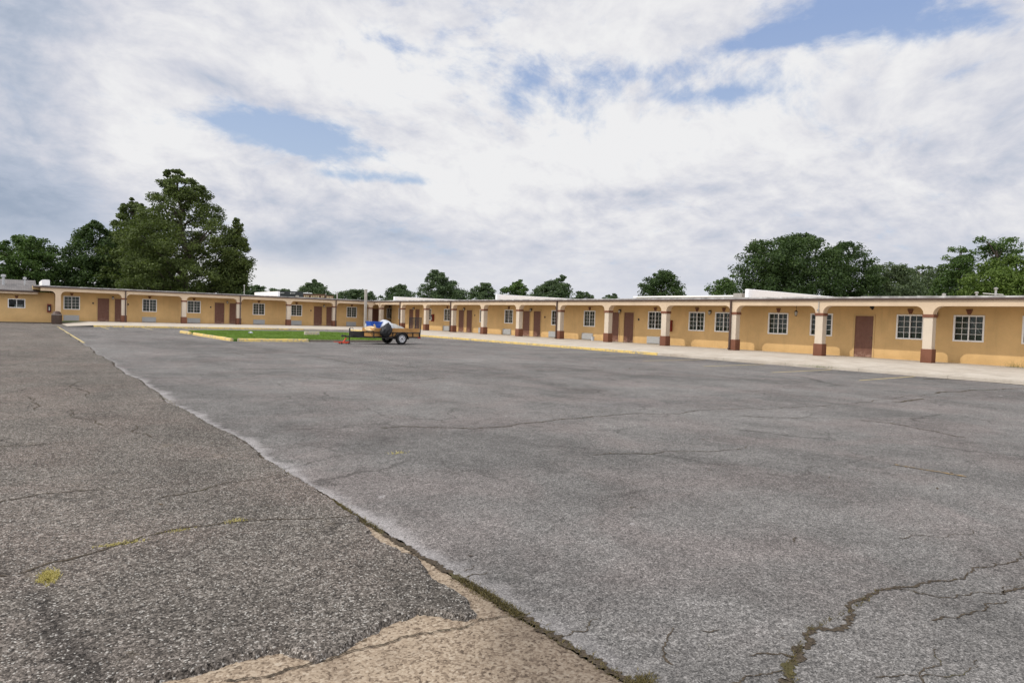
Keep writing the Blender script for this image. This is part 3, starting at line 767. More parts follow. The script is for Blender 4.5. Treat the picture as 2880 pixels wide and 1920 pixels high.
# right wing: local u = 67.17 - Y, front faces -X
RW = tag(empty('motel_wing', (31.99, 67.17, .27), -math.pi / 2), 'ochre motel wing along the right, with sunlight on the foot of its wall', 'motel')
RP = [1.22 + 4.897 * i for i in range(14)]
Y = lambda y: 67.17 - y
wing(RW, (-.425, 67.5), (Y(66.86), 67.5), RP,
     [(Y(c), w_, k) for c, w_, k in [(11.15, 1.2, 'd'), (13.56, 1.2, 'e'), (17.85, 1.2, ''), (20.3, 1.2, 'e'), (23.82, 1.2, ''), (25.75, 1.2, ''), (29.07, 1.2, 'l'), (35.27, 1.2, 'b'),
      (38.95, 1.2, 'l'), (45.13, 1.2, 'l'), (48.9, 1.2, 'r'), (55.08, 1.2, 'e'), (58.75, 1.2, 'x'), (64.6, 1.2, ''), (8.6, 1.2, 'x'), (5.3, 1.2, 'l')]],
     [Y(c) for c in (15.66, 31.38, 32.75, 41.3, 42.7, 51.18, 52.55, 61.0, 62.33)],
     [Y(c) for c in (29.1, 35.4, 39.2, 45.3, 49., 55.15)], [Y(c) for c in (24.75, 32.2, 42.05, 52.0, 61.7, 11.9 + .55)],
     [Y(21.87) - .14, Y(36.56) - .14, Y(51.25) - .14, Y(61.05) - .14], [Y(c) for c in (30.5, 40.35, 50.3)],
     [(Y(21.29), .30, 10.5, 3.40), (Y(44.84), .30, 10.5, 3.37), (Y(63.28), .30, 10.5, 3.33)], (-.1, 67.5))
cr = MB(); cr.box(-12., -.101, -.057, 11.9, 2.56, 2.895); cr.build('corner_roof', M['soffit'], RW)
# hanging lantern, floodlight, bracket, roof bits
hl = MB(); hl.tube([(Y(19.1), 1.6, 2.56), (Y(19.1), 1.6, 2.3)], .012, 8); Mx = Matrix.Translation((Y(19.1), 1.6, 0))
hl.lathe([(0, 2.32), (.10, 2.22), (.09, 2.21)], 6, 0, Mx); hl.lathe([(.06, 2.02), (.06, 2.0), (0, 1.98)], 6, 0, Mx)
for k in range(6):
    a = k * math.pi / 3; hl.tube([(Y(19.1) + .09 * math.cos(a), 1.6 + .09 * math.sin(a), 2.21), (Y(19.1) + .06 * math.cos(a), 1.6 + .06 * math.sin(a), 2.02)], .008, 5)
hlo = hl.build('hanging_lantern', M['metal_dark'], RW)
g_ = MB(); g_.lathe([(.08, 2.208), (.055, 2.022)], 6, 0, Mx); g_.build('lamp_glass', M['frost'], hlo)
fl = MB(); fl.tube([(Y(15.0), 1.0, 2.56), (Y(15.0), 1.0, 2.48)], .03, 8); fl.lathe([(.04, 0), (.10, .14), (.09, .15), (0, .1)], 10, 0, Matrix.Translation((Y(15.0), 1.0, 2.46)) @ Matrix.Rotation(R(110), 4, 'Y'))
fl.build('floodlight', M['metal_dark'], RW)
bk = MB(); bk.tube([(Y(17.0), -.03, 2.68), (Y(17.0), -.03, 2.30)], .018, 8); bk.tube([(Y(17.0), -.03, 2.32), (Y(17.0), -.10, 2.26), (Y(17.0) , -.11, 2.18)], [.03, .05, .02], 8)
bk.build('camera_bracket', M['galv'], RW)
rr = MB(); rr.box(Y(33.0), Y(21.45), 4.0, 10., 3.17, 3.27); rr.build('raised_roof', M['white'], RW)
r2 = MB(); r2.box(Y(32.6), Y(21.5), 4.3, 9.8, 2.89, 3.168); r2.build('raised_roof_side', M['store_dark'], RW)
vb = MB(); vb.box(Y(22.3), Y(21.75), .55, .95, 2.88, 3.19); vb.build('roof_vent', M['grey_post'], RW)
for y_, v_, hh, kind in [(12.95, 4., .14, 0), (11.59, 4., .2, 1), (10.84, 4., .38, 2)]:
    m_ = MB(); u = Y(y_)
    m_.tube([(u, v_, 2.9), (u, v_, 3.02 + hh)], .045 if kind else .09, 10); m_.lathe([(.08, 3.02 + hh), (.09, 3.08 + hh), (0, 3.11 + hh)], 10, 0, Matrix.Translation((u, v_, 0)))
    if kind == 2: m_.tube([(u - .5, v_, 3.22), (u - .1, v_, 3.18), (u + .3, v_, 3.15)], .02, 6)
    m_.build('vent_pipe', M['galv'], RW)

# ------------------------------------------------------------------ office at far left
OF = tag(empty('office_building', (-6, 69.1, 0)), 'low ochre office with a grey shingle roof at the left edge of the lot', 'office building')
ow = wall_mesh(-16, 9.08, 2.62, [(5.93, 7.05, 1.27, 2.0)], 0)
ow.add([(-16, 8, 0), (9.08, 8, 0), (9.08, 8, 2.62), (-16, 8, 2.62)], [(3, 2, 1, 0)]); ow.add([(9.08, 0, 0), (9.08, 8, 0), (9.08, 8, 2.62), (9.08, 0, 2.62)], [(0, 1, 2, 3)])
ow.build('wall', M['ochre'], OF)
ob = MB(); ob.box(-16, 9.05, -.02, -.002, 0, .10); ob.build('wall_base', M['kerb_plain'], OF)
orf = MB(); orf.add([(-16.5, -.75, 2.72), (7.85, -.75, 2.72), (7.85, 4., 3.72), (-16.5, 4., 3.72), (7.85, 8.75, 2.72), (-16.5, 8.75, 2.72)], [(0, 1, 2, 3), (3, 2, 4, 5)])
orf.add([(-16.5, -.75, 2.62), (7.85, -.75, 2.62), (7.85, 8.7, 2.62), (-16.5, 8.7, 2.62)], [(3, 2, 1, 0)]); orf.add([(7.85, -.75, 2.72), (7.85, 8.75, 2.72), (7.85, 4., 3.72)], [(0, 1, 2)])
orf.build('roof', M['shingle'], OF)
og = MB(); og.box(-16.5, 8.0, -.85, -.755, 2.60, 2.71); og.build('gutter', M['gutter'], OF, bev=.01)
of = MB(); of.box(-16.5, 7.9, -.75, -.70, 2.44, 2.618); of.build('fascia', M['cream'], OF)
cw = window_proto(1.18, 1.25, 2.02, False); cw.parent = OF; cw.location = (6.49, 0, 0)
ks = link_copy(PROTO['keystone'], OF, (6.49, 0, -.12))
bx = MB(); bx.box(6.35, 6.95, .25, .6, 1.25, 1.55); bx.build('counter_box', M['ac_trim'], OF, bev=.03)
for u, v_, z0, z1, r_, cap in [(5.6, 1.4, 3.1, 3.85, .10, .18), (7.05, 1.6, 3.15, 3.72, .06, .13)]:
    m_ = MB(); m_.tube([(u, v_, z0), (u, v_, z1)], r_, 12); m_.lathe([(cap, z1 - .02), (cap, z1 + .16), (0, z1 + .2)], 14, 0, Matrix.Translation((u, v_, 0))); m_.build('vent_pipe', M['galv'], OF)

# fire extinguisher cabinets
def cabinet(loc, rz, label):
    e = tag(empty('extinguisher_cabinet', loc, rz), label, 'fire cabinet', 'red fire extinguisher cabinets on the motel walls')
    m_ = MB(); m_.box(-.15, .15, -.20, 0, 0, .70); m_.build('cabinet_body', M['red'], e, bev=.012)
    m_ = MB(); m_.box(-.11, .11, -.208, -.199, .10, .60); m_.build('cabinet_window', M['metal_dark'], e)
    m_ = MB(); m_.tube([(0, -.215, .14), (0, -.215, .44)], .045, 10); m_.build('extinguisher', M['frost'], e)
cabinet((2.72, 69.08, .97), 0, 'dark red extinguisher cabinet on the office wall beside the bin')
cabinet((33.88, 57.7, 1.15), -math.pi / 2, 'red extinguisher cabinet on the right wing wall behind the trailer ramp')
cabinet((33.88, 27.75, 1.15), -math.pi / 2, 'red extinguisher cabinet half hidden behind a pillar, between a window and an air conditioner')

# bin
bn = tag(empty('litter_bin', (3.13, 66.4, 0)), 'brown round litter bin with a domed lid at the office corner', 'bin')
m_ = MB(); m_.lathe([(.33, 0), (.35, .03), (.36, .78), (.37, .80)], 28)
for k in range(28):
    a = 2 * math.pi * k / 28; m_.box(-.012, .012, -.01, .01, .06, .74, 0, Matrix.Rotation(a, 4, 'Z') @ Matrix.Translation((0, .36, 0)))
m_.build('bin_body', M['bin'], bn)
m_ = MB(); m_.lathe([(.385, .80), (.385, .84), (.34, .85), (.31, .90), (.28, 1.00), (.18, 1.08), (.0, 1.11)], 28); m_.build('bin_lid', M['gutter'], bn, smooth=True)
m_ = MB(); m_.lathe([(.388, .795), (.392, .81), (.388, .825)], 28); m_.build('lid_rim', M['grey_post'], bn)

# grey post at the back
po = tag(empty('grey_post', (30.5, 66.3, .26)), 'tall grey square post rising above the roof behind the trailer', 'post')
m_ = MB(); m_.box(-.12, .12, -.12, .12, 0, 4.0); m_.build('post_shaft', M['grey_post'], po, bev=.02)
m_ = MB(); m_.box(-.135, .135, -.135, .135, 4.002, 4.05); m_.build('post_cap', M['grey_post'], po)

# ------------------------------------------------------------------ grass island
isl = [(9.35, 36.25), (17.9, 36.2), (21.3, 43.5), (21.0, 49.6), (18.5, 51.), (11.2, 50.6), (9.6, 48.6)]
isl_o = [tuple(v) for v in fractal(isl + [isl[0]], .6, .03)][:-1]
struct(polymesh('grass_island', isl_o, .10, M['lawn'], .12, .05))
def inside(px, py, poly):
    c = np.zeros(len(px), bool); n = len(poly)
    for i in range(n):
        x1, y1 = poly[i]; x2, y2 = poly[(i + 1) % n]
        cond = ((y1 > py) != (y2 > py)) & (px < (x2 - x1) * (py - y1) / (y2 - y1 + 1e-12) + x1); c ^= cond
    return c
def blades(name, xy, z0, hgt, wid, mat, lean=.5, parent=None):
    n = len(xy); a = rng.uniform(0, 2 * math.pi, n); hh = hgt * rng.uniform(.5, 1.3, n); ww = wid * rng.uniform(.6, 1.3, n)
    dx_, dy_ = np.cos(a), np.sin(a); lx, ly = rng.normal(0, lean, n) * hh, rng.normal(0, lean, n) * hh
    z = np.broadcast_to(z0, (n,))
    v = np.zeros((n, 3, 3)); v[:, 0] = np.stack([xy[:, 0] - dx_ * ww, xy[:, 1] - dy_ * ww, z], 1); v[:, 1] = np.stack([xy[:, 0] + dx_ * ww, xy[:, 1] + dy_ * ww, z], 1)
    v[:, 2] = np.stack([xy[:, 0] + lx, xy[:, 1] + ly, z + hh], 1)
    return raw_mesh(name, v.reshape(-1, 3), 3, mat, parent)
def raw_mesh(name, v, k, mat, parent=None):
    nv = len(v); nf = nv // k
    me = bpy.data.meshes.new(name); me.vertices.add(nv); me.loops.add(nv); me.polygons.add(nf)
    me.vertices.foreach_set('co', v.astype(np.float32).ravel()); me.loops.foreach_set('vertex_index', np.arange(nv, dtype=np.int32))
    me.polygons.foreach_set('loop_start', np.arange(0, nv, k, dtype=np.int32)); me.polygons.foreach_set('loop_total', np.full(nf, k, dtype=np.int32))
    me.materials.append(mat); me.update(calc_edges=True); me.validate()
    o = bpy.data.objects.new(name, me); COL.objects.link(o)
    if parent: o.parent = parent
    return o
pxy = rng.uniform((9, 36), (21.5, 51.2), (60000, 2)); ok = inside(pxy[:, 0], pxy[:, 1], isl)
struct(blades('island_grass', pxy[ok], .095, .10, .025, M['grass']), 'stuff')
# kerb blocks of the island
def kerb_block(a, b_, label, mat, w_=.17, h_=.17):
    a = Vector(a); b_ = Vector(b_); L = (b_ - a).length; ang = math.atan2((b_ - a).y, (b_ - a).x)
    m_ = MB(); nseg = max(2, int(L / .5)); prof = [(-w_ / 2, 0), (w_ / 2, 0), (w_ / 2 - .01, h_ - .04), (w_ / 2 - .045, h_), (-w_ / 2 + .045, h_), (-w_ / 2 + .01, h_ - .04)]
    vs = []; fs = []; k = len(prof)
    for i in range(nseg + 1):
        jx = random.uniform(-.01, .01); jz = random.uniform(-.012, .008)
        vs += [(L * i / nseg, p[0] + jx, p[1] + (jz if p[1] > .05 else 0)) for p in prof]
    for i in range(nseg):
        for q in range(k): fs.append((i * k + q, i * k + (q + 1) % k, (i + 1) * k + (q + 1) % k, (i + 1) * k + q))
    fs += [tuple(range(k - 1, -1, -1)), tuple(nseg * k + q for q in range(k))]
    m_.add(vs, fs); o = m_.build('kerb_block', mat); o.location = (a.x, a.y, -.01); o.rotation_euler = (0, 0, ang)
    return tag(o, label, 'kerb', 'kerb blocks round the grass island')
kerb_block((9.2, 48.9), (9.2, 45.9), 'short yellow kerb block at the far left end of the grass island', M['yellow'])
kerb_block((9.2, 44.9), (9.28, 36.4), 'long worn yellow kerb running away along the left side of the grass island', M['yellow'])
kerb_block((9.5, 36.12), (13.2, 36.05), 'yellow kerb across the near side of the grass island, left of the dark one', M['yellow'])
kerb_block((13.3, 36.05), (18.0, 36.0), 'dark unpainted kerb along the grass island behind the trailer tongue', M['kerb_plain'], .17, .13)
m_ = MB(); m_.box(-.52, .52, -.09, .09, 0, .30); o = m_.build('wheel_stop', M['block'], bev=.03); o.location = (16.0, 43.0, .08); o.rotation_euler = (0, 0, R(8)); tag(o, 'pale concrete block lying on the grass island left of the trailer', 'concrete block')
def crumple(name, loc, s_, mat, label, cat):
    bm = bmesh.new(); bmesh.ops.create_icosphere(bm, subdivisions=2, radius=1)
    for v in bm.verts: v.co = Vector((v.co.x * s_[0], v.co.y * s_[1], v.co.z * s_[2])) * random.uniform(.7, 1.2)
    me = bpy.data.meshes.new(name); bm.to_mesh(me); bm.free(); me.materials.append(mat); o = bpy.data.objects.new(name, me); COL.objects.link(o); o.location = loc
    return tag(o, label, cat)
crumple('paper_litter', (12.5, 44.5, .20), (.16, .12, .08), M['sheet'], 'scrap of white litter on the grass island', 'litter')

# ------------------------------------------------------------------ weeds
def tuft_pts(c, rad, n): 
    p = rng.normal(0, 1, (n, 2)) * np.array(rad) * .5; return p + np.array(c)
def tuft(c, rad, n, hgt, label, mat='dry_grass', z=.026):
    r_ = empty('weed_tuft', (c[0], c[1], z)); tag(r_, label, 'weed', 'weeds growing out of the lot')
    p = tuft_pts((0, 0), rad, n); struct(blades('blades', p, 0., hgt, .004, M[mat], .9, r_), 'stuff')
tuft((.19, 4.62), (.045, .095), 900, .015, 'round yellow grass tuft on the rough asphalt at lower left')
tuft((.60, 5.03), (.14, .03), 170, .012, 'yellowish grass in the long crack right of the round tuft')
tuft((.98, 5.13), (.08, .03), 80, .011, 'small grass patch in the long crack nearest the seam')
tuft((3.62, 6.9), (.12, .05), 50, .025, 'tiny dry weed on the smoother asphalt right of the seam', z=.0)
tuft((1.37, 5.15), (.10, .05), 60, .02, 'faint dry weed in the long crack closest to the seam end')
tuft((33.0, 9.1, ), (.5, .4), 90, .30, 'green weed at the foot of the right wing wall, right edge', 'leaf_mid', .27)
tuft((26.3, 13.8, ), (.25, 1.0), 300, .10, 'low green weeds against the right walkway kerb', 'leaf_mid', .05)
# moss in the seam and in the wide crack
parts = []
def along(pts, n, wd):
    pts = np.array(pts); k = rng.integers(0, len(pts) - 1, n); f = rng.random(n)[:, None]
    return pts[k] * (1 - f) + pts[k + 1] * f + rng.normal(0, wd, (n, 2))
mo = np.concatenate([along([(2.2, 1.5), (2.21, 2.2), (2.21, 3.1)], 420, .02), along([(2.21, 2.75), (2.21, 3.35)], 1100, .022), along([(2.2, 4.4), (2.2, 5.1), (2.2, 5.4)], 700, .018), along([(2.2, 1.9), (2.3, 1.95)], 500, .03),
                     along([(2.2, 6.2), (2.2, 7.2)], 300, .012), along([(2.2, 8.), (2.2, 14.)], 700, .02), along([(2.74, 1.45), (2.94, 1.63), (3.15, 1.70), (3.43, 1.775), (3.86, 1.775), (4.29, 1.82)], 260, .010)])
struct(blades('seam_moss', mo, .004, .014, .0035, M['moss'], .9), 'stuff')
# grit and small stones scattered on both surfaces near the seam
ng = 2600; gx = rng.uniform(-1.5, 6.5, ng); gy = rng.uniform(1.4, 9., ng); sz = rng.uniform(.0025, .007, ng); gz = np.where(gx < 2.2, .028, .001)
base = np.array([(-1, -1, 0), (1, -1, 0), (0, 1.2, 0), (0, 0, 1.2)]); tri = [(0, 1, 3), (1, 2, 3), (2, 0, 3)]
vv = np.zeros((ng, 9, 3))
for q, (a, b_, c) in enumerate(tri):
    for r_, idx in enumerate((a, b_, c)): vv[:, q * 3 + r_] = base[idx] * sz[:, None] * rng.uniform(.7, 1.3, (ng, 1)) + np.stack([gx, gy, gz], 1)
ok = ~((gx < 2.2) & (gy < 3.3))
M['grit'] = material('loose_grit', color=(.20, .19, .175), rough=.9, vary=.5, vscale=40.)
struct(raw_mesh('loose_grit', vv[ok].reshape(-1, 3), 3, M['grit']), 'stuff')

# fallen leaves and bits of debris lying about the lot
nd = 150; lx = rng.uniform(-2, 18, nd); ly = rng.uniform(1.8, 18., nd); lz = np.where(lx < 2.4, .031, .004)
la = rng.uniform(0, 6.28, nd); ls = rng.uniform(.010, .032, nd)
q = np.zeros((nd, 4, 3))
for k, (u, v_, hz) in enumerate([(-1, 0, 0), (0, -.4, .12), (1, 0, .25), (0, .4, .02)]):
    q[:, k] = np.stack([lx + ls * (u * np.cos(la) - v_ * np.sin(la)), ly + ls * (u * np.sin(la) + v_ * np.cos(la)), lz + ls * hz], 1)
M['dead_leaf'] = material('dead_leaf', color=(.085, .06, .035), rough=.9, vary=.6, vscale=30.)
struct(raw_mesh('leaf_litter', q.reshape(-1, 3), 4, M['dead_leaf']), 'stuff')

# ------------------------------------------------------------------ utility trailer
TR = tag(empty('utility_trailer', (17.36, 33.85, 0), R(2.)), 'black utility trailer with wooden sides and a raised rear ramp, parked by the grass island', 'trailer')
F0, F1, HW = -1.65, 1.27, .66
m_ = MB()
for s in (-1, 1):
    y0 = s * HW
    m_.box(F0, F1, y0 - .03, y0 + .03, .36, .44); m_.box(F0, F1, y0 - .025, y0 + .025, .645, .69)
    for x in (F0 + .03, -1.05, -.45, .45, .82, F1 - .03): m_.box(x - .022, x + .022, y0 - .024, y0 + .024, .441, .644)
for x in (F0, -.8, 0, .7, F1 - .04): m_.box(x, x + .045, -HW + .031, HW - .031, .361, .405)
m_.box(F0, F0 + .05, -HW + .031, HW - .031, .645, .69); m_.box(-.05, .05, -.72, .72, .28, .34)
m_.build('frame', M['steel'], TR, bev=.006)
m_ = MB(); m_.box(F0 + .05, F1 - .05, -HW + .04, HW - .04, .407, .44); m_.build('deck', M['wood'], TR)
for s in (-1, 1):
    m_ = MB(); y0 = s * (HW - .047); m_.box(F0 + .02, F1 - .03, y0 - .018, y0 + .018, .445, .64); y1 = s * HW; m_.box(F0, F1 - .02, y1 - .019, y1 + .019, .692, .90)
    m_.build('side_board', M['wood'], TR, bev=.005)
m_ = MB(); m_.box(F0 + .005, F0 + .045, -HW + .03, HW - .03, .692, .88); m_.box(F0 + .052, F0 + .085, -HW + .05, HW - .05, .445, .64); m_.build('front_board', M['wood'], TR)
m_ = MB()
for s in (-1, 1): m_.tube([(F0 + .2, s * .5, .385), (-2.80, s * .04, .40)], .04, 4)
m_.box(-2.95, -2.70, -.06, .06, .36, .44); m_.build('tongue', M['steel'], TR)
m_ = MB(); m_.box(-3.16, -2.92, -.05, .05, .40, .47); m_.lathe([(.0, .50), (.05, .48), (.065, .42), (.06, .38)], 12, 0, Matrix.Translation((-3.13, 0, 0))); m_.build('coupler', M['steel'], TR, bev=.01)
m_ = MB(); m_.tube([(-2.72, 0, .05), (-2.72, 0, .42)], .028, 10); m_.tube([(-2.72, 0, .40), (-2.72, 0, .86)], .036, 10); m_.lathe([(.09, .02), (.09, .035), (.03, .06)], 12, 0, Matrix.Translation((-2.72, 0, 0)))
m_.tube([(-2.72, 0, .82), (-2.72, -.02, .88), (-2.55, -.04, .88), (-2.54, -.04, .80)], .014, 8); m_.build('jack', M['steel'], TR)
def wheel(y_, s, label=None):
    Mx = Matrix.Translation((0, y_, .335)) @ Matrix.Rotation(math.pi / 2 * s, 4, 'X')
    m_ = MB(); m_.lathe([(.205, -.09), (.25, -.105), (.305, -.10), (.328, -.08), (.335, -.05), (.335, .05), (.328, .08), (.305, .10), (.25, .105), (.205, .09)], 36, 0, Mx)
    tw = empty('wheel', (0, 0, 0)); tw.parent = TR
    m_.build('tyre', M['rubber'], tw, smooth=True)
    m_ = MB(); m_.lathe([(.207, .085), (.20, .095), (.185, .06), (.17, .045), (.12, .05), (.075, .075), (.06, .075), (.0, .075)], 36, 0, Mx); m_.build('rim', M['rim'], tw, smooth=True)
    m_ = MB()
    for k in range(8):
        a = k * math.pi / 4; m_.lathe([(.022, .053), (.0, .0545)], 10, 0, Mx @ Matrix.Translation((.145 * math.cos(a), .145 * math.sin(a), 0)))
    m_.lathe([(.04, .076), (.04, .10), (.03, .115), (0, .118)], 14, 0, Mx); m_.build('hub', M['metal_dark'], tw)
wheel(-.80, 1); wheel(.80, -1)
for s in (-1, 1):
    m_ = MB(); n = 14; vs = []; fs = []
    y0, y1 = s * .69, s * .92
    for k in range(n + 1):
        a = math.pi * (k / n) * 1.0; r_ = .40
        for y_ in (y0, y1):
            for rr_ in (r_, r_ + .012): vs.append((-r_ * 1.02 * math.cos(a) * rr_ / r_, y_, .30 + rr_ * math.sin(a) * .95))
        if k:
            b0 = (k - 1) * 4; c0 = k * 4
            fs += [(b0 + 1, b0 + 3, c0 + 3, c0 + 1), (b0, c0, c0 + 2, b0 + 2), (b0 + 2, c0 + 2, c0 + 3, b0 + 3), (b0, b0 + 1, c0 + 1, c0)]
    m_.add(vs, fs); m_.build('fender', M['steel'], TR)
rg = MB()
for y_ in (-.64, -.02, .64): rg.tube([(F1 + .03, y_, .42), (F1 + .09, y_, 1.52)], .022, 6)
for z_ in (.46, 1.51): rg.tube([(F1 + .03 + .06 * (z_ - .42) / 1.1, -.66, z_), (F1 + .03 + .06 * (z_ - .42) / 1.1, .66, z_)], .022, 6)
rgo = rg.build('ramp_gate', M['steel'], TR)
gm = MB()
for k in range(26):
    y_ = -.63 + 1.26 * k / 25; gm.tube([(F1 + .03, y_, .44), (F1 + .09, y_, 1.5)], .0055, 4)
for k in range(34):
    z_ = .46 + 1.04 * k / 33; x = F1 + .03 + .06 * (z_ - .42) / 1.1; gm.tube([(x, -.64, z_), (x, .64, z_)], .004, 4)
gm.build('gate_mesh', M['steel'], rgo)
for s in (-1, 1):
    m_ = MB(); m_.box(F1 - .16, F1 + .02, s * (HW + .032), s * (HW + .075), .345, .43); m_.build('tail_light', M['tail_red'], TR, bev=.008)
m_ = MB(); m_.box(-1.35, -.68, -1.08, -.695, .365, .40); m_.build('side_step', M['steel'], TR)
TRM = TR.matrix_basis if False else (Matrix.Translation((17.36, 33.85, 0)) @ Matrix.Rotation(R(2.), 4, 'Z'))
def on_trailer(o, p, rz=0.):
    q = TRM @ Vector(p); o.location = q; o.rotation_euler = (0, 0, R(2.) + rz); return o
# load
m_ = MB(); prof = [(.33, .21), (.36, .23), (.39, .25), (.405, .265)]
def tub(l, w_, hh):
    m_ = MB(); vs = []; lv = [(0, .86), (.5, .93), (.94, 1.), (.94, 1.06), (1., 1.06), (1., .98), (.1, .84)]
    for z_, k in lv:
        for sx, sy in ((-1, -1), (1, -1), (1, 1), (-1, 1)): vs.append((sx * l / 2 * k, sy * w_ / 2 * k, z_ * hh))
    fs = [(3, 2, 1, 0)]
    for i in range(len(lv) - 1):
        for q in range(4): fs.append((i * 4 + q, i * 4 + (q + 1) % 4, (i + 1) * 4 + (q + 1) % 4, (i + 1) * 4 + q))
    fs.append(tuple(len(vs) - 4 + q for q in range(4))); m_.add(vs, fs); return m_
o = tub(.80, .55, .80).build('storage_tub', M['blue'], bev=.02); on_trailer(o, (-1.18, .12, .442), R(4)); tag(o, 'big blue plastic tub standing in the front of the trailer', 'tub')
def mound(name, x0, x1, y0, y1, zf, mat, label, cat, seed):
    r2 = random.Random(seed); nx, ny = 26, 18; m_ = MB(); vs = []; fs = []
    ph = [(r2.uniform(3, 11), r2.uniform(3, 11), r2.uniform(0, 6), r2.uniform(.008, .03)) for _ in range(9)]
    for i in range(nx + 1):
        for j in range(ny + 1):
            s = i / nx; q = j / ny; e = (max(0, 4 * q * (1 - q)) ** .35) * (max(0, 4 * s * (1 - s)) ** .22)
            z_ = zf(s) * e + sum(a * math.sin(fx * s * 2 + fy * q * 2 + p) for fx, fy, p, a in ph) * (1 if 0 < e else 0)
            vs.append((x0 + (x1 - x0) * s, y0 + (y1 - y0) * q, .442 + max(0, z_)))
    for i in range(nx):
        for j in range(ny): a = i * (ny + 1) + j; fs.append((a, a + ny + 1, a + ny + 2, a + 1))
    m_.add(vs, fs); o = m_.build(name, mat, smooth=True); on_trailer(o, (0, 0, 0)); return tag(o, label, cat)
mound('plastic_sheet', -.98, -.25, -.58, .55, lambda s: .80 + .10 * math.sin(s * 3.1), M['sheet'], 'white plastic sheet bulging out of the trailer beside the blue tub', 'sheet', 3)
mound('tarpaulin', -.40, .62, -.52, .58, lambda s: .80 - .36 * s, M['tarp'], 'grey tarpaulin sloping down over the load towards the trailer ramp', 'tarpaulin', 5)
bm = bmesh.new(); bmesh.ops.create_icosphere(bm, subdivisions=4, radius=1)
from mathutils import noise as mn
for v in bm.verts:
    c = v.co.copy(); k = 1 + .26 * mn.noise(c * 1.9) + .12 * mn.noise(c * 4.6) + .05 * mn.noise(c * 9.)
    zz = c.z; r_ = (1.0 + .12 * (1 - abs(zz + .4))) if zz < .3 else 1.0 - .45 * ((zz - .3) / .7) ** 2
    lean_ = .06 * zz; v.co = Vector((c.x * .31 * k * r_ + lean_, c.y * .23 * k * r_, max(-.98, zz) * .40 * (1 + .22 * mn.noise(c * 2.3 + Vector((4, 1, 0))) if zz > 0 else 1)))
me = bpy.data.meshes.new('rubbish_bag'); bm.to_mesh(me); bm.free(); me.materials.append(M['bag'])
for p in me.polygons: p.use_smooth = True
o = bpy.data.objects.new('rubbish_bag', me); COL.objects.link(o); on_trailer(o, (-1.0, -.93, .79)); tag(o, 'stuffed black rubbish bag against the near side of the trailer', 'rubbish bag')
m_ = MB(); m_.box(-.34, .34, -.19, .19, 0, .22); m_.box(-.35, .35, -.20, .20, .222, .26)
o = m_.build('tool_chest', M['chest'], bev=.035); on_trailer(o, (-2.28, 0, .43)); tag(o, 'black tool chest lying across the trailer tongue', 'tool chest')
m_ = MB(); m_.lathe([(0, 0), (.17, 0), (.20, .02), (.27, .13), (.295, .14), (.295, .155), (.265, .15), (.19, .035), (0, .02)], 28)
o = m_.build('wash_basin', M['basin'], smooth=True); on_trailer(o, (-1.72, -.42, .735)); o.rotation_euler = (R(20), R(-12), R(2.)); tag(o, 'tan plastic basin tilted on top of the black tool chest', 'basin')
m_ = MB(); m_.lathe([(0, 0), (.055, 0), (.06, .02), (.06, .15), (.03, .20), (.022, .21), (.022, .24), (0, .24)], 16)
o = m_.build('plastic_jug', M['sheet'], smooth=True); on_trailer(o, (-1.62, .30, .882)); tag(o, 'small white jug on the trailer front board left of the blue tub', 'jug')
m_ = MB(); m_.box(-.04, .04, -.02, .02, 0, .26); o = m_.build('wood_offcut', M['basin']); on_trailer(o, (-1.48, -.60, .86)); o.rotation_euler = (R(8), R(-28), 0); tag(o, 'pale wood offcut leaning up between the basin and the black bag', 'wood')
fj = tag(empty('floor_jack', TRM @ Vector((-3.05, -.12, 0)), R(2.)), 'red floor jack on the asphalt under the trailer coupler', 'floor jack')
m_ = MB()
for s in (-1, 1): m_.box(-.30, .22, s * .10 - .02, s * .10 + .02, .04, .13)
m_.box(-.28, .20, -.079, .079, .05, .085); m_.build('jack_body', M['orange_red'], fj, bev=.01)
m_ = MB(); m_.tube([(-.1, 0, .08), (.06, 0, .30)], .035, 8); m_.lathe([(.05, .30), (.06, .33), (0, .335)], 12, 0, Matrix.Translation((.07, 0, 0))); m_.build('lift_arm', M['orange_red'], fj)
m_ = MB(); m_.tube([(-.26, 0, .10), (-.62, 0, .12)], .018, 8); m_.build('handle', M['orange_red'], fj)
for x in (-.24, .17):
    for s in (-1, 1):
        m_ = MB(); m_.lathe([(0, -.02), (.045, -.02), (.045, .02), (0, .02)], 12, 0, Matrix.Translation((x, s * .135, .046)) @ Matrix.Rotation(math.pi / 2, 4, 'X')); m_.build('caster', M['metal_dark'], fj)

# white pot by an air conditioner on the right walkway
m_ = MB(); m_.lathe([(0, 0), (.10, 0), (.13, .26), (.14, .27), (.12, .26), (.09, .03)], 18)
o = m_.build('bucket', M['sheet']); o.location = (33.4, 34.35, .27); tag(o, 'small white bucket on the right walkway beside an air conditioner', 'bucket')

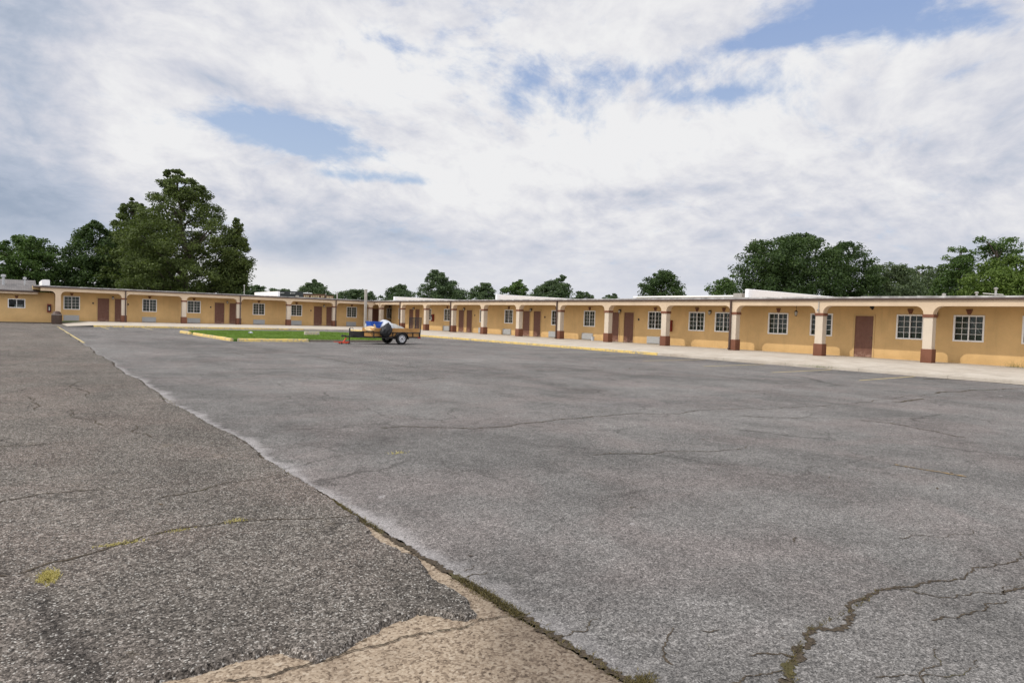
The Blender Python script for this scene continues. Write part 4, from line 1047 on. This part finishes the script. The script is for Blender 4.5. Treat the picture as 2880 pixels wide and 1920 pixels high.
# ------------------------------------------------------------------ trees
RT2 = np.array([rt.x, rt.y]); FW2 = np.array([math.sin(yaw), math.cos(yaw)])
def tree(spec, base, prof, mat, label, n_cl, n_leaf, leaf_, gap_=0., flat=.75, limbs=18, group=None, zlow=None, bias=.55):
    leaf = leaf_ * .68
    if n_cl < 700: n_cl = int(n_cl * 1.9); n_leaf = int(n_leaf * 1.25)
    else: n_leaf = int(n_leaf * 1.9)
    root = tag(empty(spec, (base[0], base[1], 0)), label, 'tree', group or 'trees beyond the motel roofs')
    pz = np.array([p[0] for p in prof][::-1]); pc = np.array([p[1] for p in prof][::-1]); pr_ = np.array([p[2] for p in prof][::-1])
    if zlow is None: zlow = max(1.2, pz[0] - 2.5)
    pz = np.concatenate([[zlow], pz]); pc = np.concatenate([[pc[0]], pc]); pr_ = np.concatenate([[pr_[0] * .8], pr_])
    top = pz[-1]
    # cluster centres distributed by area, most near the outer shell
    zs = rng.uniform(zlow, top, n_cl * 3); r_at = np.interp(zs, pz, pr_); keep = rng.random(n_cl * 3) < (r_at / r_at.max()) ** 1.1 + .10
    zs = zs[keep][:n_cl]; k = len(zs); r_at = np.interp(zs, pz, pr_); c_at = np.interp(zs, pz, pc)
    th = rng.uniform(0, 2 * math.pi, k); rr = rng.random(k) ** bias
    cs = np.clip(.11 * r_at + .30, .35, .95) * rng.uniform(.65, 1.3, k)
    rad = np.maximum(r_at - cs * .6, r_at * .45) * rr
    lat = c_at + rad * np.cos(th); dep = rad * np.sin(th)
    # an outline ring so the silhouette is reached
    cen = np.stack([RT2[0] * lat + FW2[0] * dep, RT2[1] * lat + FW2[1] * dep, zs], 1)
    if gap_ > 0:
        tt = np.array([mn.noise(Vector(c * .42 + 7.3)) for c in cen]); s_ = tt > np.quantile(tt, gap_); cen = cen[s_]; cs = cs[s_]; k = len(cen)
    N = k * n_leaf
    ci = np.repeat(np.arange(k), n_leaf)
    dirs = rng.normal(0, 1, (N, 3)); dirs /= np.linalg.norm(dirs, axis=1)[:, None]
    off = dirs * (rng.random(N) ** .45)[:, None] * cs[ci][:, None] * np.array([1.15, 1.15, flat])
    pos = cen[ci] + off
    nrm = dirs * .6 + rng.normal(0, .6, (N, 3)) + np.array([0, 0, .35]); nrm /= np.linalg.norm(nrm, axis=1)[:, None]
    ref = rng.normal(0, 1, (N, 3)); a = np.cross(nrm, ref); a /= np.linalg.norm(a, axis=1)[:, None]; b_ = np.cross(nrm, a)
    L = leaf * rng.uniform(.6, 1.35, N)[:, None]; W = L * rng.uniform(.4, .7, (N, 1))
    v = np.stack([pos - a * L, pos - b_ * W, pos + a * L, pos + b_ * W], 1).reshape(-1, 3)
    raw_mesh('crown', v, 4, mat, root)
    m_ = MB(); tr = max(.12, top * .022); tc = np.interp(np.linspace(0, top, 7), pz, pc)
    tp = [(RT2[0] * c * min(1, i / 3), RT2[1] * c * min(1, i / 3), z_) for i, (c, z_) in enumerate(zip(tc, np.linspace(0, top * .93, 7)))]
    m_.tube(tp, [tr * (1.15 - i / 6.3) for i in range(7)], 9)
    for i in rng.choice(k, min(limbs, k), replace=False):
        e = Vector(cen[i]); z0 = max(.8, e.z - .55 * math.hypot(e.x, e.y) - rng.uniform(.3, 1.)); f = min(.92, z0 / (top * .93)) * 6; i0 = int(f); fr = f - i0
        s0 = Vector(tp[i0]).lerp(Vector(tp[min(6, i0 + 1)]), fr); mid = s0.lerp(e, .5) + Vector((0, 0, rng.uniform(-.2, .5)))
        m_.tube([s0, mid, e], [tr * .36, tr * .2, tr * .07], 6, cap=False)
    m_.build('trunk', M['bark'], root, smooth=True)
    return root
G1 = 'trees beyond the motel roofs'
tree('conifer_tree', (17.4, 92.3), [(19.0, -1.2, .8), (18.2, -.8, 1.8), (17.2, -.3, 2.8), (16.0, -.3, 3.8), (14.6, -.3, 4.9), (13.0, -.3, 6.0), (11.5, .2, 7.2), (9.7, .6, 7.9), (7.4, .5, 8.3), (5.4, .2, 8.2), (4.0, -.9, 6.7)],
     M['leaf_olive'], 'tallest tree, broad pyramid of olive green foliage behind the left wing', 760, 62, .20, .15, .62, 90, zlow=2.5, bias=.5)
tree('broadleaf_tree', (1.9, 109.2), [(10.7, -.1, .9), (9.9, .1, 3.0), (8.7, -.3, 4.4), (6.1, -.4, 5.2), (3.6, -.3, 4.7)], M['leaf_mid'], 'rounded bushy tree behind the office roof at the left edge', 150, 80, .25)
tree('broadleaf_tree', (-6.5, 112.), [(10.0, 0, 1.2), (9.0, .1, 3.5), (7.0, 0, 5.0), (3.6, 0, 4.7)], M['leaf_mid'], 'tree cut off by the left edge of the photo, behind the office', 110, 80, .25)
tree('low_tree', (6.8, 120.5), [(8.9, -.1, .9), (7.7, -.6, 2.0), (4.1, .2, 3.8)], M['leaf_dark'], 'low dark tree in the dip between the office tree and the tall group', 70, 80, .25)
tree('broadleaf_tree', (10.6, 107.6), [(13.2, -1.0, .9), (12.0, -.7, 2.6), (10.3, -.4, 4.6), (7.6, .4, 5.6), (4.2, .6, 5.9)], M['leaf_dark'], 'dark leafy tree on the left flank of the tallest tree', 180, 90, .25)
tree('broadleaf_tree', (14.0, 102.5), [(16.3, -1.2, .6), (14.4, -.4, 2.4), (12.0, -.2, 4.2), (8.6, .1, 5.0), (4.3, .2, 5.1)], M['leaf_olive'], 'olive tree forming the stepped left shoulder of the tallest tree', 180, 90, .24)
tree('broadleaf_tree', (22.6, 88.9), [(13.2, .5, .45), (12.0, .4, .9), (10.6, .3, 1.5), (9.0, .3, 2.2), (7.0, .2, 2.3), (4.5, -.4, 2.2)], M['leaf_olive'], 'narrow upright spur of foliage on the right flank of the tallest tree', 110, 80, .22)
FARS = [('far_tree', (56.1, 196.2), [(9.0, .2, 1.5), (8.0, -.2, 3.7), (6.6, -.5, 5.4)], 'leaf_far', 'distant low tree just right of the tallest tree', 60, 60, .4),
 ('far_tree', (55.1, 146.7), [(9.2, -.2, .4), (8.3, -.2, 1.3), (7.6, .1, 3.0), (6.6, .1, 4.6), (4.8, -.4, 6.4)], 'leaf_far', 'small peaked tree behind the brown shop sign', 90, 60, .3),
 ('far_tree', (59.6, 184.7), [(7.9, -.4, 1.9), (7.2, -.1, 4.5), (5.6, .2, 5.2)], 'leaf_far', 'low distant tree over the dark storefront', 60, 60, .35),
 ('far_tree', (71.1, 159.7), [(7.7, .2, 3.0), (7.1, -.2, 4.8), (5.4, -.2, 5.7)], 'leaf_far', 'flat topped hedge-like tree behind the grey post', 90, 60, .32),
 ('far_tree', (75.3, 143.9), [(9.2, .5, .4), (7.9, -.3, 3.2), (6.9, -.2, 4.3), (5.3, -.4, 5.4)], 'leaf_far', 'low tree with a thin pointed top left of the first white parapet', 90, 60, .3),
 ('far_tree', (62.2, 103.7), [(9.9, -.9, .8), (8.9, -.7, 2.1), (7.8, 0, 3.3), (6.5, .4, 4.5), (4.9, .6, 5.0)], 'leaf_far', 'tallest tree of the middle skyline, rising above the first white parapet', 130, 75, .24),
 ('far_tree', (77.0, 111.2), [(8.7, -.1, 1.0), (7.9, -.1, 2.5), (5.5, -.1, 3.6)], 'leaf_far', 'round topped tree between the first two white parapets', 80, 70, .26),
 ('far_tree', (85.5, 111.1), [(9.9, .8, .5), (8.8, 0, 2.0), (8.1, -.6, 3.2), (6.0, -.6, 3.6)], 'leaf_mid', 'lighter green tree at the tall end of the middle white parapet', 80, 70, .26),
 ('far_tree', (75.7, 87.1), [(9.4, .9, .5), (8.8, .9, .9), (7.9, -.4, 2.5), (6.9, -1.0, 3.8), (5.4, -1.0, 4.3)], 'leaf_far', 'wide tree with one raised tip over the middle white parapet', 110, 75, .22),
 ('far_tree', (117.3, 124.7), [(9.2, -.3, 1.1), (8.4, 0, 2.6), (7.1, 0, 3.2)], 'leaf_far', 'little rounded tree right of the middle white parapet', 40, 60, .32),
 ('far_tree', (137.7, 134.4), [(9.7, .4, .9), (8.6, -.3, 2.8), (7.8, -.3, 3.8)], 'leaf_far', 'smallest distant tree peeping over the right wing roof', 40, 60, .34)]
for s_, b_, p_, mt, lb, a, c, lf in FARS: tree(s_, b_, p_, M[mt], lb, a, c, lf, limbs=8)
tree('broadleaf_tree', (74.7, 62.8), [(9.1, .2, 1.2), (8.5, -.1, 2.0), (7.8, -.2, 3.0), (6.6, -.2, 3.7), (5.2, -.2, 3.9)], M['leaf_dark'], 'lone rounded dark tree standing above the right wing roof', 120, 80, .19, .08)
tree('bushy_tree', (69.1, 48.1), [(7.8, 0, .5), (7.0, 0, 1.5), (6.4, -.3, 2.4), (4.9, 0, 2.8)], M['leaf_mid'], 'low spreading green bush at the left foot of the big dark tree', 60, 80, .17, .1)
tree('oak_tree', (62.0, 35.9), [(10.9, .6, .7), (10.3, .9, 2.3), (9.8, -.2, 4.3), (8.8, -.4, 5.1), (7.3, -.3, 5.6), (4.9, -.2, 5.8)], M['leaf_dark'], 'broad dark green tree behind the largest white parapet', 240, 95, .17)
tree('oak_tree', (68.7, 33.3), [(10.5, -.4, .6), (10.0, -.6, 1.9), (9.4, -.5, 3.0), (8.3, -.2, 3.4), (5.2, .1, 3.5)], M['leaf_dark'], 'dark spiky topped tree joined to the right side of the broad dark tree', 110, 90, .16)
tree('broadleaf_tree', (76.1, 32.7), [(8.8, -.3, 1.2), (8.4, -.3, 2.4), (7.6, 0, 3.3), (5.5, .2, 3.8)], M['leaf_grey'], 'shorter muted green tree right of the dark trees', 90, 80, .18)
tree('broadleaf_tree', (85.8, 32.9), [(9.4, -.9, .8), (9.0, -.4, 2.0), (8.1, .4, 3.8), (6.0, .5, 4.6)], M['leaf_grey'], 'muted grey green tree between the dark trees and the slim tree', 130, 60, .19, .06)
tree('slim_tree', (70.8, 24.2), [(9.5, -.3, .9), (9.0, -.2, 1.5), (8.3, -.1, 1.8), (7.3, 0, 2.0), (5.2, .1, 3.0)], M['leaf_mid'], 'slim tree with a rounded top left of the open feathery tree', 90, 80, .15, .05)
tree('feathery_tree', (68.9, 20.6), [(10.1, -.4, 1.5), (9.6, -.3, 1.9), (8.9, -.1, 1.9), (7.8, -.1, 1.4), (6.6, 0, 1.7), (5.0, 0, 2.0)], M['leaf_mid'], 'tall open feathery tree with sky showing between its limbs at the right', 110, 62, .14, .14, .6, 34)
tree('bushy_tree', (66.0, 18.2), [(8.0, -.5, 1.1), (7.4, -.3, 2.6), (6.6, -.2, 3.8), (4.9, -.1, 4.4)], M['leaf_light'], 'light green bushy tree at the right edge of the photo', 135, 80, .16)
tree('bushy_tree', (74.0, 12.), [(8.3, -.2, 1.2), (7.2, 0, 3.), (5., 0, 4.)], M['leaf_light'], 'light green tree cut off by the right edge, behind the last roof vents', 80, 80, .17)

# ------------------------------------------------------------------ distant shops
sd = tag(empty('distant_shop', (37.0, 110.3, 0), R(-36)), 'dark flat fronted shop with white markings far behind the left wing roof', 'shop')
m_ = MB(); m_.box(-2.0, 1.75, 0, 6, 0, 5.1); m_.build('shop_wall', M['store_dark'], sd)
m_ = MB(); m_.box(-1.7, 1.1, -.06, -.005, 4.05, 4.18); m_.box(-1.9, 1.0, -.07, -.005, 3.8, 3.92); m_.build('white_band', M['letter_white'], sd)
for x, w_ in ((-1.62, .9), (.2, .95)):
    m_ = MB(); m_.box(x, x + .16, -.05, -.005, 4.68, 4.86); 
    for k in range(5): m_.box(x + .24 + k * .13, x + .24 + k * .13 + .09, -.05, -.005, 4.72, 4.83)
    m_.build('shop_lettering', M['letter_white'], sd)
m_ = MB(); m_.box(1.2, 1.7, -.3, -.01, 0, 4.45); m_.build('grey_pier', M['grey_post'], sd)
sb = tag(empty('shop_signboard', (40.2, 107.9, 0), R(-36)), 'brown signboard with rows of cream letters above the left wing roof', 'sign')
m_ = MB(); m_.box(-1.6, 2.0, 0, .25, 3.5, 4.78); m_.box(2.15, 3.4, 0, .22, 3.6, 4.62); m_.build('sign_panel', M['store_wood'], sb)
m_ = MB()
for k in range(12):
    if k in (3, 9): continue
    x = -1.45 + k * .285; m_.box(x, x + .18, -.05, -.005, 4.2 + .05 * (k % 2), 4.48)
for k in range(4): m_.box(2.3 + k * .26, 2.47 + k * .26, -.05, -.005, 4.15, 4.42)
m_.build('lettering', M['letter'], sb)
m_ = MB(); m_.box(-1.6, -.2, -.1, .3, 4.80, 4.93); m_.build('sign_canopy', M['white'], sb)
for x in (-1.3, 2.05): m_ = MB(); m_.tube([(x, .35, 0), (x, .35, 5.0)], .09, 8); m_.build('sign_post', M['grey_post'], sb)
print('objects', len(bpy.data.objects))
